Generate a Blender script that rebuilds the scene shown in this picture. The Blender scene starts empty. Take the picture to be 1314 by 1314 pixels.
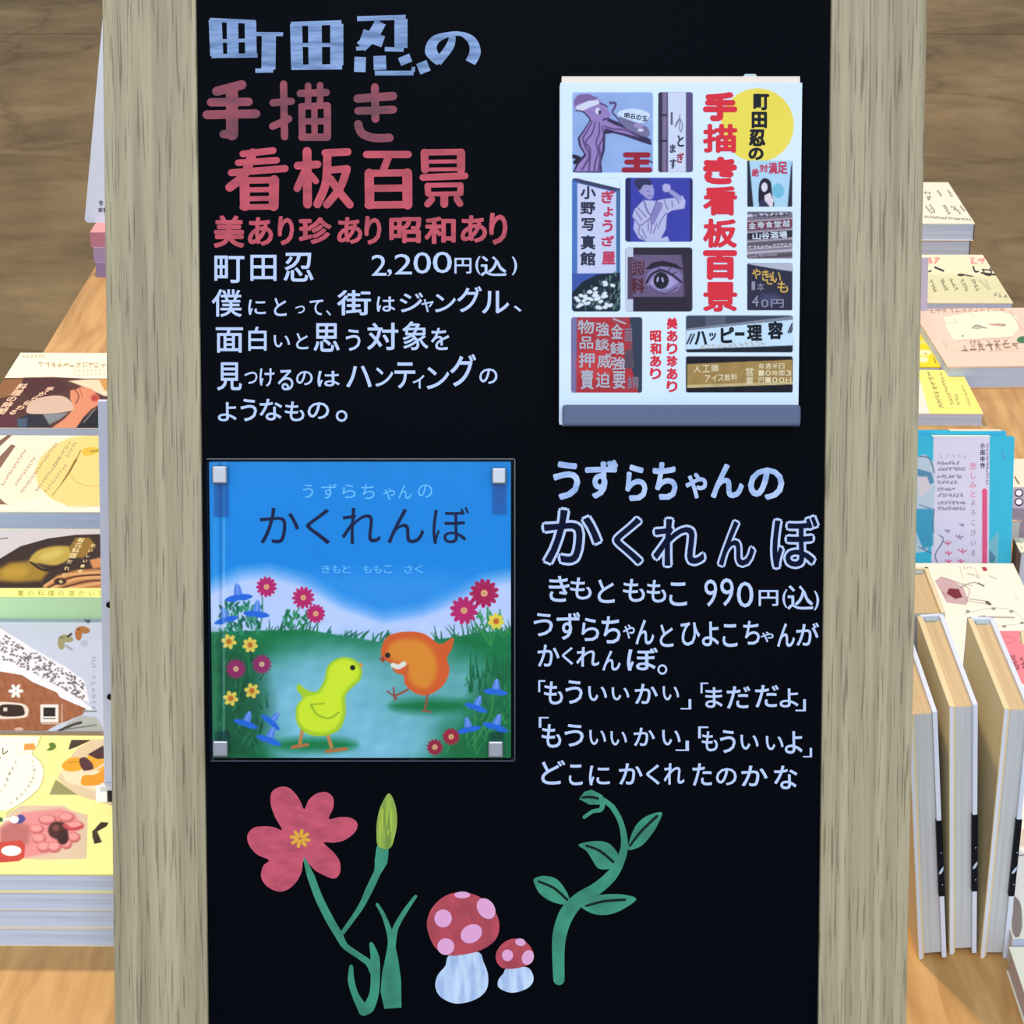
import bpy, bmesh, math, random
import numpy as np
from mathutils import Vector, Matrix

random.seed(7)
rng = np.random.default_rng(7)
SC = bpy.context.scene
COL = SC.collection

# ------------------------------------------------------------------ camera
F = 2830.0                    # focal length in pixels of the 1314 px frame
CX = CY = 657.0
PITCH = math.radians(23.7)
CAM = Vector((0, 0, 1.58))
cam_d = bpy.data.cameras.new('camera'); cam = bpy.data.objects.new('camera', cam_d); COL.objects.link(cam)
cam.location = CAM; cam.rotation_euler = (math.radians(90) - PITCH, 0, 0)
cam_d.sensor_width = 36; cam_d.lens = F / 1314 * 36
cam_d.clip_start = 0.05
SC.camera = cam
RIGHT = Vector((1, 0, 0)); FWD = Vector((0, math.cos(PITCH), -math.sin(PITCH))); UP = Vector((0, math.sin(PITCH), math.cos(PITCH)))

# ------------------------------------------------------------------ light
w = bpy.data.worlds.new('world'); SC.world = w; w.use_nodes = True
bg = w.node_tree.nodes['Background']; bg.inputs[0].default_value = (0.80, 0.92, 1.12, 1); bg.inputs[1].default_value = 0.54

def area(name, loc, target, size, power, color):
    l = bpy.data.lights.new(name, 'AREA'); l.shape = 'SQUARE'; l.size = size; l.energy = power; l.color = color
    o = bpy.data.objects.new(name, l); COL.objects.link(o); o.location = loc
    o.rotation_euler = (Vector(target) - Vector(loc)).to_track_quat('-Z', 'Y').to_euler()
    return o
# cool shop light on the customer's side, warm ceiling spots over the table
area('front_ceiling_light', (0.0, -1.9, 3.1), (0, 1.3, 1.0), 2.4, 112, (0.88, 0.94, 1.0))
area('table_spotlight', (-0.55, 2.55, 3.4), (0, 1.8, 0.7), 0.16, 56, (1.0, 0.80, 0.56))
area('floor_ceiling_light', (0.3, 7.0, 3.6), (0, 7.0, 0), 1.5, 84, (1.0, 0.88, 0.72))
SC.view_settings.view_transform = 'Standard'; SC.view_settings.look = 'None'
SC.view_settings.exposure = 0.0; SC.view_settings.gamma = 1.0; SC.view_settings.use_curve_mapping = False

# ------------------------------------------------------------------ helpers
def lin(c):
    return [((x / 255) / 12.92 if x / 255 <= 0.04045 else ((x / 255 + 0.055) / 1.055) ** 2.4) for x in c]
BT = (1.0, 1.0, 1.0)          # tint of an albedo on the sign
MATS = {}
def mat(color, rough=0.55, metal=0.0, name=None, spec=0.10, bump=0.0, bscale=200):
    k = (tuple(color), rough, metal, bump, spec)
    if k in MATS: return MATS[k]
    m = bpy.data.materials.new(name or 'paint_%d_%d_%d' % tuple(int(x) for x in color)); m.use_nodes = True
    n = m.node_tree.nodes; b = n['Principled BSDF']
    b.inputs['Base Color'].default_value = (*lin(color), 1)
    b.inputs['Roughness'].default_value = rough; b.inputs['Metallic'].default_value = metal
    b.inputs['Specular IOR Level'].default_value = spec
    if bump:
        t = n.new('ShaderNodeTexNoise'); t.inputs['Scale'].default_value = bscale; t.inputs['Detail'].default_value = 3
        c = n.new('ShaderNodeTexCoord'); bp = n.new('ShaderNodeBump'); bp.inputs['Strength'].default_value = bump; bp.inputs['Distance'].default_value = 0.001
        L = m.node_tree.links; L.new(c.outputs['Object'], t.inputs['Vector']); L.new(t.outputs['Fac'], bp.inputs['Height']); L.new(bp.outputs[0], b.inputs['Normal'])
    MATS[k] = m; return m

def attr_mat(rough, name, spec=0.35):
    m = bpy.data.materials.new(name); m.use_nodes = True
    n = m.node_tree.nodes; b = n['Principled BSDF']
    a = n.new('ShaderNodeAttribute'); a.attribute_name = 'print'
    m.node_tree.links.new(a.outputs['Color'], b.inputs['Base Color'])
    b.inputs['Roughness'].default_value = rough; b.inputs['Specular IOR Level'].default_value = spec
    return m
PRINT = attr_mat(0.55, 'printed_paper', 0.12)

def page_mat(color, name, axis=2, freq=900):
    """paper seen on its cut edge: fine lines along the sheets"""
    m = bpy.data.materials.new(name); m.use_nodes = True
    n = m.node_tree.nodes; L = m.node_tree.links; b = n['Principled BSDF']
    c = n.new('ShaderNodeTexCoord'); mp = n.new('ShaderNodeMapping')
    s = [6, 6, 6]; s[axis] = freq; mp.inputs['Scale'].default_value = s
    t = n.new('ShaderNodeTexNoise'); t.inputs['Scale'].default_value = 1; t.inputs['Detail'].default_value = 4
    r = n.new('ShaderNodeValToRGB'); cl = lin(color)
    r.color_ramp.elements[0].position = 0.3; r.color_ramp.elements[0].color = (*[x * 0.80 for x in cl], 1)
    r.color_ramp.elements[1].position = 0.62; r.color_ramp.elements[1].color = (*cl, 1)
    L.new(c.outputs['Object'], mp.inputs[0]); L.new(mp.outputs[0], t.inputs['Vector']); L.new(t.outputs['Fac'], r.inputs[0])
    L.new(r.outputs[0], b.inputs['Base Color']); b.inputs['Roughness'].default_value = 0.8; b.inputs['Specular IOR Level'].default_value = 0.1
    return m
PAGES = page_mat((203, 214, 234), 'page_edges_flat', 2)
PAGES_UP = page_mat((200, 202, 204), 'page_edges_upright', 0, 1100)

class Plane:
    """a plane in the place: origin, in-plane axes X and Y, outward axis Z"""
    def __init__(s, O, X, Y, Z):
        s.O, s.X, s.Y, s.Z = Vector(O), Vector(X).normalized(), Vector(Y).normalized(), Vector(Z).normalized()
        s.M = Matrix((s.X, s.Y, s.Z)).transposed()
    def hit(s, px, py, n=0.0):
        d = RIGHT * ((px - CX) / F) + UP * ((CY - py) / F) + FWD
        o = s.O + s.Z * n
        t = (o - CAM).dot(s.Z) / d.dot(s.Z)
        p = CAM + d * t - s.O
        return p.dot(s.X), p.dot(s.Y)
    def px(s, U, V, n=0.0):
        O = np.array(s.O) + n * np.array(s.Z) - np.array(CAM)
        P = O[:, None] + np.outer(np.array(s.X), U) + np.outer(np.array(s.Y), V)
        z = np.array(FWD) @ P
        return CX + F * (np.array(RIGHT) @ P) / z, CY - F * (np.array(UP) @ P) / z
    def moved(s, u, v, n, rotz=0.0):
        """a copy with its origin at (u, v, n), turned about Z"""
        c, q = math.cos(rotz), math.sin(rotz)
        return Plane(s.O + s.X * u + s.Y * v + s.Z * n, s.X * c + s.Y * q, s.Y * c - s.X * q, s.Z)
    def place(s, o):
        o.location = s.O; o.rotation_euler = s.M.to_euler()

def root(name, pl, label, cat, group=None):
    o = bpy.data.objects.new(name, None); COL.objects.link(o); o.empty_display_size = 0.05
    pl.place(o); o['label'] = label; o['category'] = cat
    if group: o['group'] = group
    return o

class MB:
    def __init__(s): s.v = []; s.f = []; s.m = []; s.mats = []
    def mi(s, m):
        if m not in s.mats: s.mats.append(m)
        return s.mats.index(m)
    def add(s, vs, fs, m):
        b = len(s.v); s.v += [tuple(p) for p in vs]; i = s.mi(m)
        for f in fs: s.f.append([b + k for k in f]); s.m.append(i)
    def poly(s, pts, n, m): s.add([(x, y, n) for x, y in pts], [list(range(len(pts)))], m)
    def prism(s, pts, n0, n1, m):
        """pts counter-clockwise seen from +Z"""
        k = len(pts)
        s.add([(x, y, n0) for x, y in pts] + [(x, y, n1) for x, y in pts],
              [list(range(k))[::-1], list(range(k, 2 * k))] + [[i, (i + 1) % k, k + (i + 1) % k, k + i] for i in range(k)], m)
    def box(s, x0, x1, y0, y1, z0, z1, m): s.prism([(x0, y0), (x1, y0), (x1, y1), (x0, y1)], z0, z1, m)
    def build(s, name, parent=None, bevel=0.0, smooth=False):
        me = bpy.data.meshes.new(name); me.from_pydata(s.v, [], s.f)
        for m in s.mats: me.materials.append(m)
        me.polygons.foreach_set('material_index', s.m)
        if bevel:
            bm = bmesh.new(); bm.from_mesh(me)
            bmesh.ops.bevel(bm, geom=[e for e in bm.edges if e.is_manifold and e.calc_face_angle(0) > 0.5], offset=bevel, segments=2, affect='EDGES', profile=0.6)
            bm.to_mesh(me); bm.free()
        if smooth: me.polygons.foreach_set('use_smooth', [True] * len(me.polygons))
        me.update()
        o = bpy.data.objects.new(name, me); COL.objects.link(o)
        if parent: o.parent = parent
        return o

# ---- lettering: every character is an outline filled as a flat coat of paint
GL = {}
def glyph(ch, off):
    k = (ch, off)
    if k in GL: return GL[k]
    c = bpy.data.curves.new('t', 'FONT'); c.body = ch; c.offset = off; c.resolution_u = 3; c.fill_mode = 'FRONT'
    o = bpy.data.objects.new('t', c); COL.objects.link(o)
    e = o.evaluated_get(bpy.context.evaluated_depsgraph_get()); m = e.to_mesh()
    v = np.array([(p.co.x, p.co.y) for p in m.vertices]); f = [list(p.vertices) for p in m.polygons]
    e.to_mesh_clear(); bpy.data.objects.remove(o); bpy.data.curves.remove(c)
    GL[k] = (v, f); return GL[k]
def ring(r):
    """offsets that thicken a stroke to the round nib of a marker"""
    return [(0.0, 0.0)] if r < 0.12 else [(0.0, 0.0)] + [(r * math.cos(k * math.pi / 4), r * math.sin(k * math.pi / 4)) for k in range(8)]
def put_glyph(mb, pl, n, ch, box, m, off=0.03, shear=0.0, grow=None):
    """fit a character to a pixel box (x0, y0, x1, y1) as it is seen on the plane; the stroke is thickened by off x height"""
    v, f = glyph(ch, 0.0); x0, y0, x1, y1 = box[:4]
    h = max(y1 - y0, x1 - x0); r = max(0.0, off) * h; g_ = r if grow is None else grow * h
    x0 += g_; x1 -= g_; y0 += g_; y1 -= g_
    lo, hi = v.min(0), v.max(0); A = (v - lo) / np.maximum(hi - lo, 1e-6)
    for i, (dx, dy) in enumerate(ring(r)):
        nn = n + i * 6e-6; pts = []
        for a in A:
            u, q = pl.hit(x0 + a[0] * (x1 - x0) + shear * (a[1] - 0.5) * (y1 - y0) + dx, y1 - a[1] * (y1 - y0) + dy, nn); pts.append((u, q, nn))
        mb.add(pts, f, m)
def put_quad(mb, pl, n, ch, quad, m, off=0.02, em=True):
    """fit the em square of a character to the pixel quad TL, TR, BR, BL"""
    v, f = glyph(ch, 0.0)
    A = np.stack([v[:, 0], v[:, 1] + 0.12], 1)
    TL, TR, BR, BL = [np.array(p, float) for p in quad]
    r = max(0, off) * np.linalg.norm(BL - TL)
    for i, (dx, dy) in enumerate(ring(r)):
        nn = n + i * 6e-6; pts = []
        for a in A:
            p = (BL * (1 - a[0]) + BR * a[0]) * (1 - a[1]) + (TL * (1 - a[0]) + TR * a[0]) * a[1]
            u, q = pl.hit(p[0] + dx, p[1] + dy, nn); pts.append((u, q, nn))
        mb.add(pts, f, m)
def put_row(mb, pl, n, text, p0, p1, h, m, off=0.02):
    """characters spread evenly from pixel p0 to p1 along the top line, h is the pixel vector downwards"""
    p0, p1, h = np.array(p0, float), np.array(p1, float), np.array(h, float); k = len(text); d = (p1 - p0) / k
    for i, ch in enumerate(text):
        if ch == ' ': continue
        a = p0 + d * i; b = a + d
        put_quad(mb, pl, n, ch, (a, b, b + h, a + h), m, off)

# ---- painted or printed surfaces: a dense sheet whose vertices carry the inks
def catmull(P, k=8, closed=True):
    P = [np.array(p, float) for p in P]; N = len(P); out = []
    for i in range(N if closed else N - 1):
        if closed: a, b, c, d = P[i - 1], P[i], P[(i + 1) % N], P[(i + 2) % N]
        else: a, b, c, d = P[max(i - 1, 0)], P[i], P[i + 1], P[min(i + 2, N - 1)]
        for j in range(k):
            t = j / k
            out.append(0.5 * ((2 * b) + (-a + c) * t + (2 * a - 5 * b + 4 * c - d) * t * t + (-a + 3 * b - 3 * c + d) * t ** 3))
    if not closed: out.append(P[-1])
    return np.array(out)
class Sheet:
    def __init__(s, pl, u0, u1, v0, v1, n, nu, nv, base):
        s.pl, s.n, s.nu, s.nv = pl, n, nu, nv
        U, V = np.meshgrid(np.linspace(u0, u1, nu), np.linspace(v0, v1, nv))
        s.U, s.V = U.ravel(), V.ravel(); s.X, s.Y = pl.px(s.U, s.V, n)
        s.C = np.tile(np.array(base, float), (len(s.U), 1)); s.clip = None; s.T = (0, 0, 1)
    def t(s, pts):
        P = np.array(pts, float).reshape(-1, 2); return P * s.T[2] + np.array(s.T[:2])
    def mix(s, idx, a, color):
        if s.clip is not None: a = a * s.clip[idx]
        a = a[:, None]; s.C[idx] = s.C[idx] * (1 - a) + np.array(color, float) * a
    def sdf(s, P, pad):
        lo, hi = P.min(0) - pad, P.max(0) + pad
        idx = np.nonzero((s.X >= lo[0]) & (s.X <= hi[0]) & (s.Y >= lo[1]) & (s.Y <= hi[1]))[0]
        if not len(idx): return idx, None
        x, y = s.X[idx], s.Y[idx]; ins = np.zeros(len(idx), bool); dm = np.full(len(idx), 1e9)
        for i in range(len(P)):
            ax, ay = P[i - 1]; bx, by = P[i]
            if ay != by: ins ^= ((ay > y) != (by > y)) & (x < (bx - ax) * (y - ay) / (by - ay) + ax)
            dx, dy = bx - ax, by - ay; L = dx * dx + dy * dy + 1e-12
            t = np.clip(((x - ax) * dx + (y - ay) * dy) / L, 0, 1)
            dm = np.minimum(dm, (x - ax - t * dx) ** 2 + (y - ay - t * dy) ** 2)
        return idx, np.where(ins, 1, -1) * np.sqrt(dm)
    def poly(s, pts, color, soft=0.9, a=1.0, smooth=False):
        soft = max(0.8, soft * s.T[2])
        P = s.t(pts)
        if smooth: P = catmull(P)
        idx, d = s.sdf(P, soft)
        if d is None: return
        s.mix(idx, np.clip(0.5 + d / soft, 0, 1) * a, color)
    def rect(s, x0, y0, x1, y1, color, soft=0.9, a=1.0): s.poly([(x0, y0), (x1, y0), (x1, y1), (x0, y1)], color, soft, a)
    def rrect_pts(s, x0, y0, x1, y1, r):
        P = []
        for cx, cy, a0 in ((x1 - r, y0 + r, -90), (x1 - r, y1 - r, 0), (x0 + r, y1 - r, 90), (x0 + r, y0 + r, 180)):
            for k in range(5): t = math.radians(a0 + k * 22.5); P.append((cx + r * math.cos(t), cy + r * math.sin(t)))
        return P
    def setclip(s, pts=None):
        s.clip = None
        if pts is None: return
        idx, d = s.sdf(s.t(pts), 1); c = np.zeros(len(s.X)); c[idx] = np.clip(0.5 + d / 0.9, 0, 1); s.clip = c
    def ell(s, cx, cy, rx, ry, color, soft=0.9, a=1.0, rot=0.0):
        q = math.radians(rot); P = []
        for k in range(24):
            t = k * math.pi / 12; x, y = rx * math.cos(t), ry * math.sin(t)
            P.append((cx + x * math.cos(q) - y * math.sin(q), cy + x * math.sin(q) + y * math.cos(q)))
        s.poly(P, color, soft, a)
    def line(s, pts, wd, color, soft=0.8, a=1.0, smooth=True, w2=None):
        """a brush stroke, wd wide at its start and w2 at its end (in the pixels of the current scale)"""
        soft = max(0.8, soft * s.T[2])
        P = s.t(pts)
        if smooth and len(P) > 2: P = catmull(P, 6, False)
        w0 = wd * s.T[2] / 2; w1 = (wd if w2 is None else w2) * s.T[2] / 2
        pad = max(w0, w1) + soft; lo, hi = P.min(0) - pad, P.max(0) + pad
        idx = np.nonzero((s.X >= lo[0]) & (s.X <= hi[0]) & (s.Y >= lo[1]) & (s.Y <= hi[1]))[0]
        if not len(idx): return
        x, y = s.X[idx], s.Y[idx]; best = np.full(len(idx), -1e9); k = len(P) - 1
        for i in range(k):
            ax, ay = P[i]; dx, dy = P[i + 1] - P[i]; L = dx * dx + dy * dy + 1e-12
            t = np.clip(((x - ax) * dx + (y - ay) * dy) / L, 0, 1)
            wv = w0 + (w1 - w0) * (i + t) / k
            best = np.maximum(best, wv - np.sqrt((x - ax - t * dx) ** 2 + (y - ay - t * dy) ** 2))
        s.mix(idx, np.clip(0.5 + best / soft, 0, 1) * a, color)
    def noise(s, amp, sx=6.0, sy=6.0, pts=None):
        """gentle unevenness of the ink"""
        X, Y = s.X / sx, s.Y / sy; v = np.zeros(len(X))
        for k in range(7):
            a, b, c = rng.uniform(-1, 1), rng.uniform(-1, 1), rng.uniform(0, 6.28)
            v += np.sin(a * X * (1 + k * .6) + b * Y * (1 + k * .6) + c)
        v = v / 3.0 * amp
        if pts is not None:
            idx, d = s.sdf(s.t(pts), 1)
            if d is None: return
            m = np.clip(0.5 + d, 0, 1)
            if s.clip is not None: m = m * s.clip[idx]
            s.C[idx] += (v[idx] * m)[:, None]
        else:
            s.C += (v if s.clip is None else v * s.clip)[:, None]
    def scrib(s, p0, p1, hgt, color, wd=1.0, seed=1, gap=0.25, a=0.62):
        """a run of print too small to read: short marks as characters"""
        r = random.Random(seed); p0 = np.array(p0, float); p1 = np.array(p1, float); L = np.linalg.norm(p1 - p0)
        e = (p1 - p0) / L; nrm = np.array((-e[1], e[0])); k = max(1, int(L / hgt))
        for i in range(k):
            c = p0 + e * (i + 0.5) * L / k; h = hgt * (1 - gap) / 2
            for j in range(3):
                q = c + e * r.uniform(-h, h) * .4 + nrm * r.uniform(-h, h)
                if r.random() < .5: s.line([q - e * h * .9, q + e * h * .9], wd, color, a=a, smooth=False)
                else: s.line([c - nrm * h + e * r.uniform(-h, h), c + nrm * h + e * r.uniform(-h, h)], wd, color, a=a, smooth=False)
    def build(s, name, parent, m=None):
        nu, nv = s.nu, s.nv; me = bpy.data.meshes.new(name); N = nu * nv; K = (nu - 1) * (nv - 1)
        me.vertices.add(N); co = np.stack([s.U, s.V, np.full(N, s.n)], 1).astype(np.float32); me.vertices.foreach_set('co', co.ravel())
        i = np.arange(N).reshape(nv, nu); q = np.stack([i[:-1, :-1], i[:-1, 1:], i[1:, 1:], i[1:, :-1]], -1).reshape(-1)
        me.loops.add(K * 4); me.loops.foreach_set('vertex_index', q.astype(np.int32))
        me.polygons.add(K); me.polygons.foreach_set('loop_start', (np.arange(K) * 4).astype(np.int32)); me.update(calc_edges=True)
        c = np.clip(s.C, 0, 255) / 255; c = np.where(c <= 0.04045, c / 12.92, ((c + 0.055) / 1.055) ** 2.4)
        at = me.color_attributes.new('print', 'FLOAT_COLOR', 'POINT')
        at.data.foreach_set('color', np.concatenate([c, np.ones((N, 1))], 1).astype(np.float32).ravel())
        me.materials.append(m or PRINT); o = bpy.data.objects.new(name, me); COL.objects.link(o); o.parent = parent
        return o

# ------------------------------------------------------------------ floor and table
def floor_mat():
    m = bpy.data.materials.new('brown_concrete'); m.use_nodes = True; n = m.node_tree.nodes; L = m.node_tree.links; b = n['Principled BSDF']
    c = n.new('ShaderNodeTexCoord'); mp = n.new('ShaderNodeMapping'); mp.inputs['Scale'].default_value = (0.9, 1.0, 1)
    L.new(c.outputs['Object'], mp.inputs[0])
    a = n.new('ShaderNodeTexNoise'); a.inputs['Scale'].default_value = 1.7; a.inputs['Detail'].default_value = 10; a.inputs['Roughness'].default_value = 0.68; a.inputs['Distortion'].default_value = 0.35
    L.new(mp.outputs[0], a.inputs['Vector'])
    r = n.new('ShaderNodeValToRGB'); e = r.color_ramp.elements
    e[0].position = 0.30; e[0].color = (*lin((104, 86, 58)), 1); e[1].position = 0.70; e[1].color = (*lin((158, 132, 92)), 1)
    x = e.new(0.5); x.color = (*lin((134, 110, 74)), 1)
    L.new(a.outputs['Fac'], r.inputs[0])
    # hairline cracks: the edges of large warped cells
    wn = n.new('ShaderNodeTexNoise'); wn.inputs['Scale'].default_value = 2.5; wn.inputs['Detail'].default_value = 5; L.new(mp.outputs[0], wn.inputs['Vector'])
    ad = n.new('ShaderNodeMixRGB'); ad.blend_type = 'ADD'; ad.inputs[0].default_value = 0.55; L.new(mp.outputs[0], ad.inputs[1]); L.new(wn.outputs['Color'], ad.inputs[2])
    vo = n.new('ShaderNodeTexVoronoi'); vo.feature = 'DISTANCE_TO_EDGE'; vo.inputs['Scale'].default_value = 0.75; L.new(ad.outputs[0], vo.inputs['Vector'])
    cr = n.new('ShaderNodeValToRGB'); cr.color_ramp.elements[0].position = 0.0; cr.color_ramp.elements[0].color = (0.5, 0.47, 0.42, 1); cr.color_ramp.elements[1].position = 0.02; cr.color_ramp.elements[1].color = (1, 1, 1, 1)
    L.new(vo.outputs['Distance'], cr.inputs[0])
    mu = n.new('ShaderNodeMixRGB'); mu.blend_type = 'MULTIPLY'; mu.inputs[0].default_value = 0.5; L.new(r.outputs[0], mu.inputs[1]); L.new(cr.outputs[0], mu.inputs[2])
    sp = n.new('ShaderNodeTexNoise'); sp.inputs['Scale'].default_value = 9; sp.inputs['Detail'].default_value = 6; L.new(mp.outputs[0], sp.inputs['Vector'])
    sr = n.new('ShaderNodeValToRGB'); sr.color_ramp.elements[0].position = 0.3; sr.color_ramp.elements[0].color = (0.86, 0.84, 0.8, 1); sr.color_ramp.elements[1].position = 0.6; sr.color_ramp.elements[1].color = (1.06, 1.05, 1.03, 1)
    L.new(sp.outputs['Fac'], sr.inputs[0])
    m2 = n.new('ShaderNodeMixRGB'); m2.blend_type = 'MULTIPLY'; m2.inputs[0].default_value = 1; L.new(mu.outputs[0], m2.inputs[1]); L.new(sr.outputs[0], m2.inputs[2])
    L.new(m2.outputs[0], b.inputs['Base Color']); b.inputs['Roughness'].default_value = 0.7; b.inputs['Specular IOR Level'].default_value = 0.2
    return m
FM = floor_mat()
mb = MB(); mb.box(-5, 5, -2.5, 13, -0.06, -0.012, mat((62, 52, 38), 0.9)); fl = mb.build('floor'); fl['kind'] = 'structure'
for y0, y1 in ((-2.5, 2.3), (2.31, 7.78), (7.79, 13)):
    for x0, x1 in ((-5, -0.003), (0.003, 5)):
        if y0 > 7: x0, x1 = (x0, x1)
        mb = MB(); mb.box(x0, x1, y0, y1, -0.012, 0, FM); mb.build('slab', fl)

YAW = -0.0094
cz, sz = math.cos(YAW), math.sin(YAW)
TABLE_Z = 0.70
TP = Plane((0, 0, TABLE_Z), (cz, sz, 0), (-sz, cz, 0), (0, 0, 1))      # the table top; X to the right, Y away

def wood_mat(name, dark, light, sc, rough=0.45, pores=0.0):
    m = bpy.data.materials.new(name); m.use_nodes = True; n = m.node_tree.nodes; L = m.node_tree.links; b = n['Principled BSDF']
    c = n.new('ShaderNodeTexCoord'); mp = n.new('ShaderNodeMapping'); mp.inputs['Scale'].default_value = sc; L.new(c.outputs['Object'], mp.inputs[0])
    a = n.new('ShaderNodeTexNoise'); a.inputs['Scale'].default_value = 1; a.inputs['Detail'].default_value = 6; a.inputs['Distortion'].default_value = 0.6; L.new(mp.outputs[0], a.inputs['Vector'])
    r = n.new('ShaderNodeValToRGB'); e = r.color_ramp.elements
    e[0].position = 0.36; e[0].color = (*lin(dark), 1); e[1].position = 0.62; e[1].color = (*lin(light), 1); L.new(a.outputs['Fac'], r.inputs[0])
    out = r.outputs[0]
    if pores:
        mp2 = n.new('ShaderNodeMapping'); mp2.inputs['Scale'].default_value = (sc[0] * 4.2, sc[1] * 7.0, 40); L.new(c.outputs['Object'], mp2.inputs[0])
        p = n.new('ShaderNodeTexNoise'); p.inputs['Scale'].default_value = 1; p.inputs['Detail'].default_value = 2; L.new(mp2.outputs[0], p.inputs['Vector'])
        pr = n.new('ShaderNodeValToRGB'); pr.color_ramp.elements[0].position = 0.33; pr.color_ramp.elements[0].color = (0.50, 0.48, 0.46, 1)
        pr.color_ramp.elements[1].position = 0.44; pr.color_ramp.elements[1].color = (1, 1, 1, 1); L.new(p.outputs['Fac'], pr.inputs[0])
        # broad figure
        mp3 = n.new('ShaderNodeMapping'); mp3.inputs['Scale'].default_value = (sc[0] * .28, sc[1] * .6, 4); L.new(c.outputs['Object'], mp3.inputs[0])
        q = n.new('ShaderNodeTexNoise'); q.inputs['Scale'].default_value = 1; q.inputs['Detail'].default_value = 3; L.new(mp3.outputs[0], q.inputs['Vector'])
        qr = n.new('ShaderNodeValToRGB'); qr.color_ramp.elements[0].position = 0.3; qr.color_ramp.elements[0].color = (0.88, 0.88, 0.87, 1)
        qr.color_ramp.elements[1].position = 0.7; qr.color_ramp.elements[1].color = (1.05, 1.05, 1.04, 1); L.new(q.outputs['Fac'], qr.inputs[0])
        m1 = n.new('ShaderNodeMixRGB'); m1.blend_type = 'MULTIPLY'; m1.inputs[0].default_value = pores; L.new(out, m1.inputs[1]); L.new(pr.outputs[0], m1.inputs[2])
        m2 = n.new('ShaderNodeMixRGB'); m2.blend_type = 'MULTIPLY'; m2.inputs[0].default_value = 1; L.new(m1.outputs[0], m2.inputs[1]); L.new(qr.outputs[0], m2.inputs[2])
        out = m2.outputs[0]
        bp = n.new('ShaderNodeBump'); bp.inputs['Strength'].default_value = 0.25; bp.inputs['Distance'].default_value = 0.0004
        L.new(pr.outputs[0], bp.inputs['Height']); L.new(bp.outputs[0], b.inputs['Normal'])
    L.new(out, b.inputs['Base Color']); b.inputs['Roughness'].default_value = rough; b.inputs['Specular IOR Level'].default_value = 0.3
    return m
TABLE_WOOD = wood_mat('orange_beech', (186, 138, 80), (214, 167, 104), (60, 7, 4))
OAK = wood_mat('greyed_oak', (156, 144, 116), (180, 168, 137), (170, 3.0, 30), 0.55, 0.9)

V0, V1 = 1.168, 3.16
U_R = TP.hit(1253, 327, 0)[0]; U_L = TP.hit(62, 440, 0)[0]
tb = root('display_table', TP.moved((U_L + U_R) / 2, V0, -TABLE_Z), 'long orange wooden display table behind the chalkboard sign, covered with books', 'table')
half = (U_R - U_L) / 2
mb = MB(); mb.box(-half, half, 0, V1 - V0, TABLE_Z - 0.035, TABLE_Z, TABLE_WOOD); mb.build('tabletop', tb, 0.002)
for sx in (-1, 1):
    for y in (0.03, V1 - V0 - 0.09):
        mb = MB(); x = sx * (half - 0.05); mb.box(x - 0.03, x + 0.03, y, y + 0.06, 0, TABLE_Z - 0.035, TABLE_WOOD); mb.build('leg', tb, 0.003)

# ------------------------------------------------------------------ the sign
TILT = math.radians(18.5)
BX = Vector((1, 0, 0)); BY = Vector((0, math.sin(TILT), math.cos(TILT))); BZ = Vector((0, -math.cos(TILT), math.sin(TILT)))
BO = CAM + FWD * 1.36
vb = -BO.z / math.cos(TILT)
BP = Plane(BO + BY * vb, BX, BY, BZ)            # local y = 0 on the floor
TOPV = BP.hit(657, -170)[1]
sign = root('chalkboard_sign', BP, 'tall black chalkboard sign in a greyish oak frame with hand lettering and drawings', 'sign')
TH = 0.013
def stile(xa0, xa1, xb0, xb1, n):
    """outer/inner edge pixels at the top row and at the bottom row"""
    out = []
    for t, b in ((xa0, xa1), (xb0, xb1)):
        u0, v0 = BP.hit(t, 0, n); u1, v1 = BP.hit(b, 1314, n); k = (u0 - u1) / (v0 - v1)
        out.append((u1 + k * (0 - v1), u1 + k * (TOPV - v1)))
    (l0, l1), (r0, r1) = out
    mb = MB(); mb.prism([(l0, 0.0), (r0, 0.0), (r1, TOPV), (l1, TOPV)], -TH, n, OAK)
    mb.build('frame_stile', sign, 0.0012)
    return out
PN = 0.004
sl = stile(131, 147, 251, 267, PN); sr_ = stile(1067, 1050, 1190, 1163, PN)
def rail(v0, v1):
    a = sl[1][0] + (sl[1][1] - sl[1][0]) * v0 / TOPV; b = sr_[0][0] + (sr_[0][1] - sr_[0][0]) * v0 / TOPV
    mb = MB(); mb.box(a + .002, b - .002, v0, v1, -TH, PN, OAK); mb.build('frame_rail', sign, 0.001)
rail(TOPV - 0.06, TOPV); rail(0.10, 0.16)
BLACK = mat((5, 8, 14), 0.45, name='blackboard_face', spec=0.015, bump=0.03, bscale=900)
mb = MB(); mb.box(sl[1][0] - 0.004, sr_[0][0] + 0.004, 0.15, TOPV - 0.05, -0.009, 0, BLACK); mb.build('blackboard_panel', sign)

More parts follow.
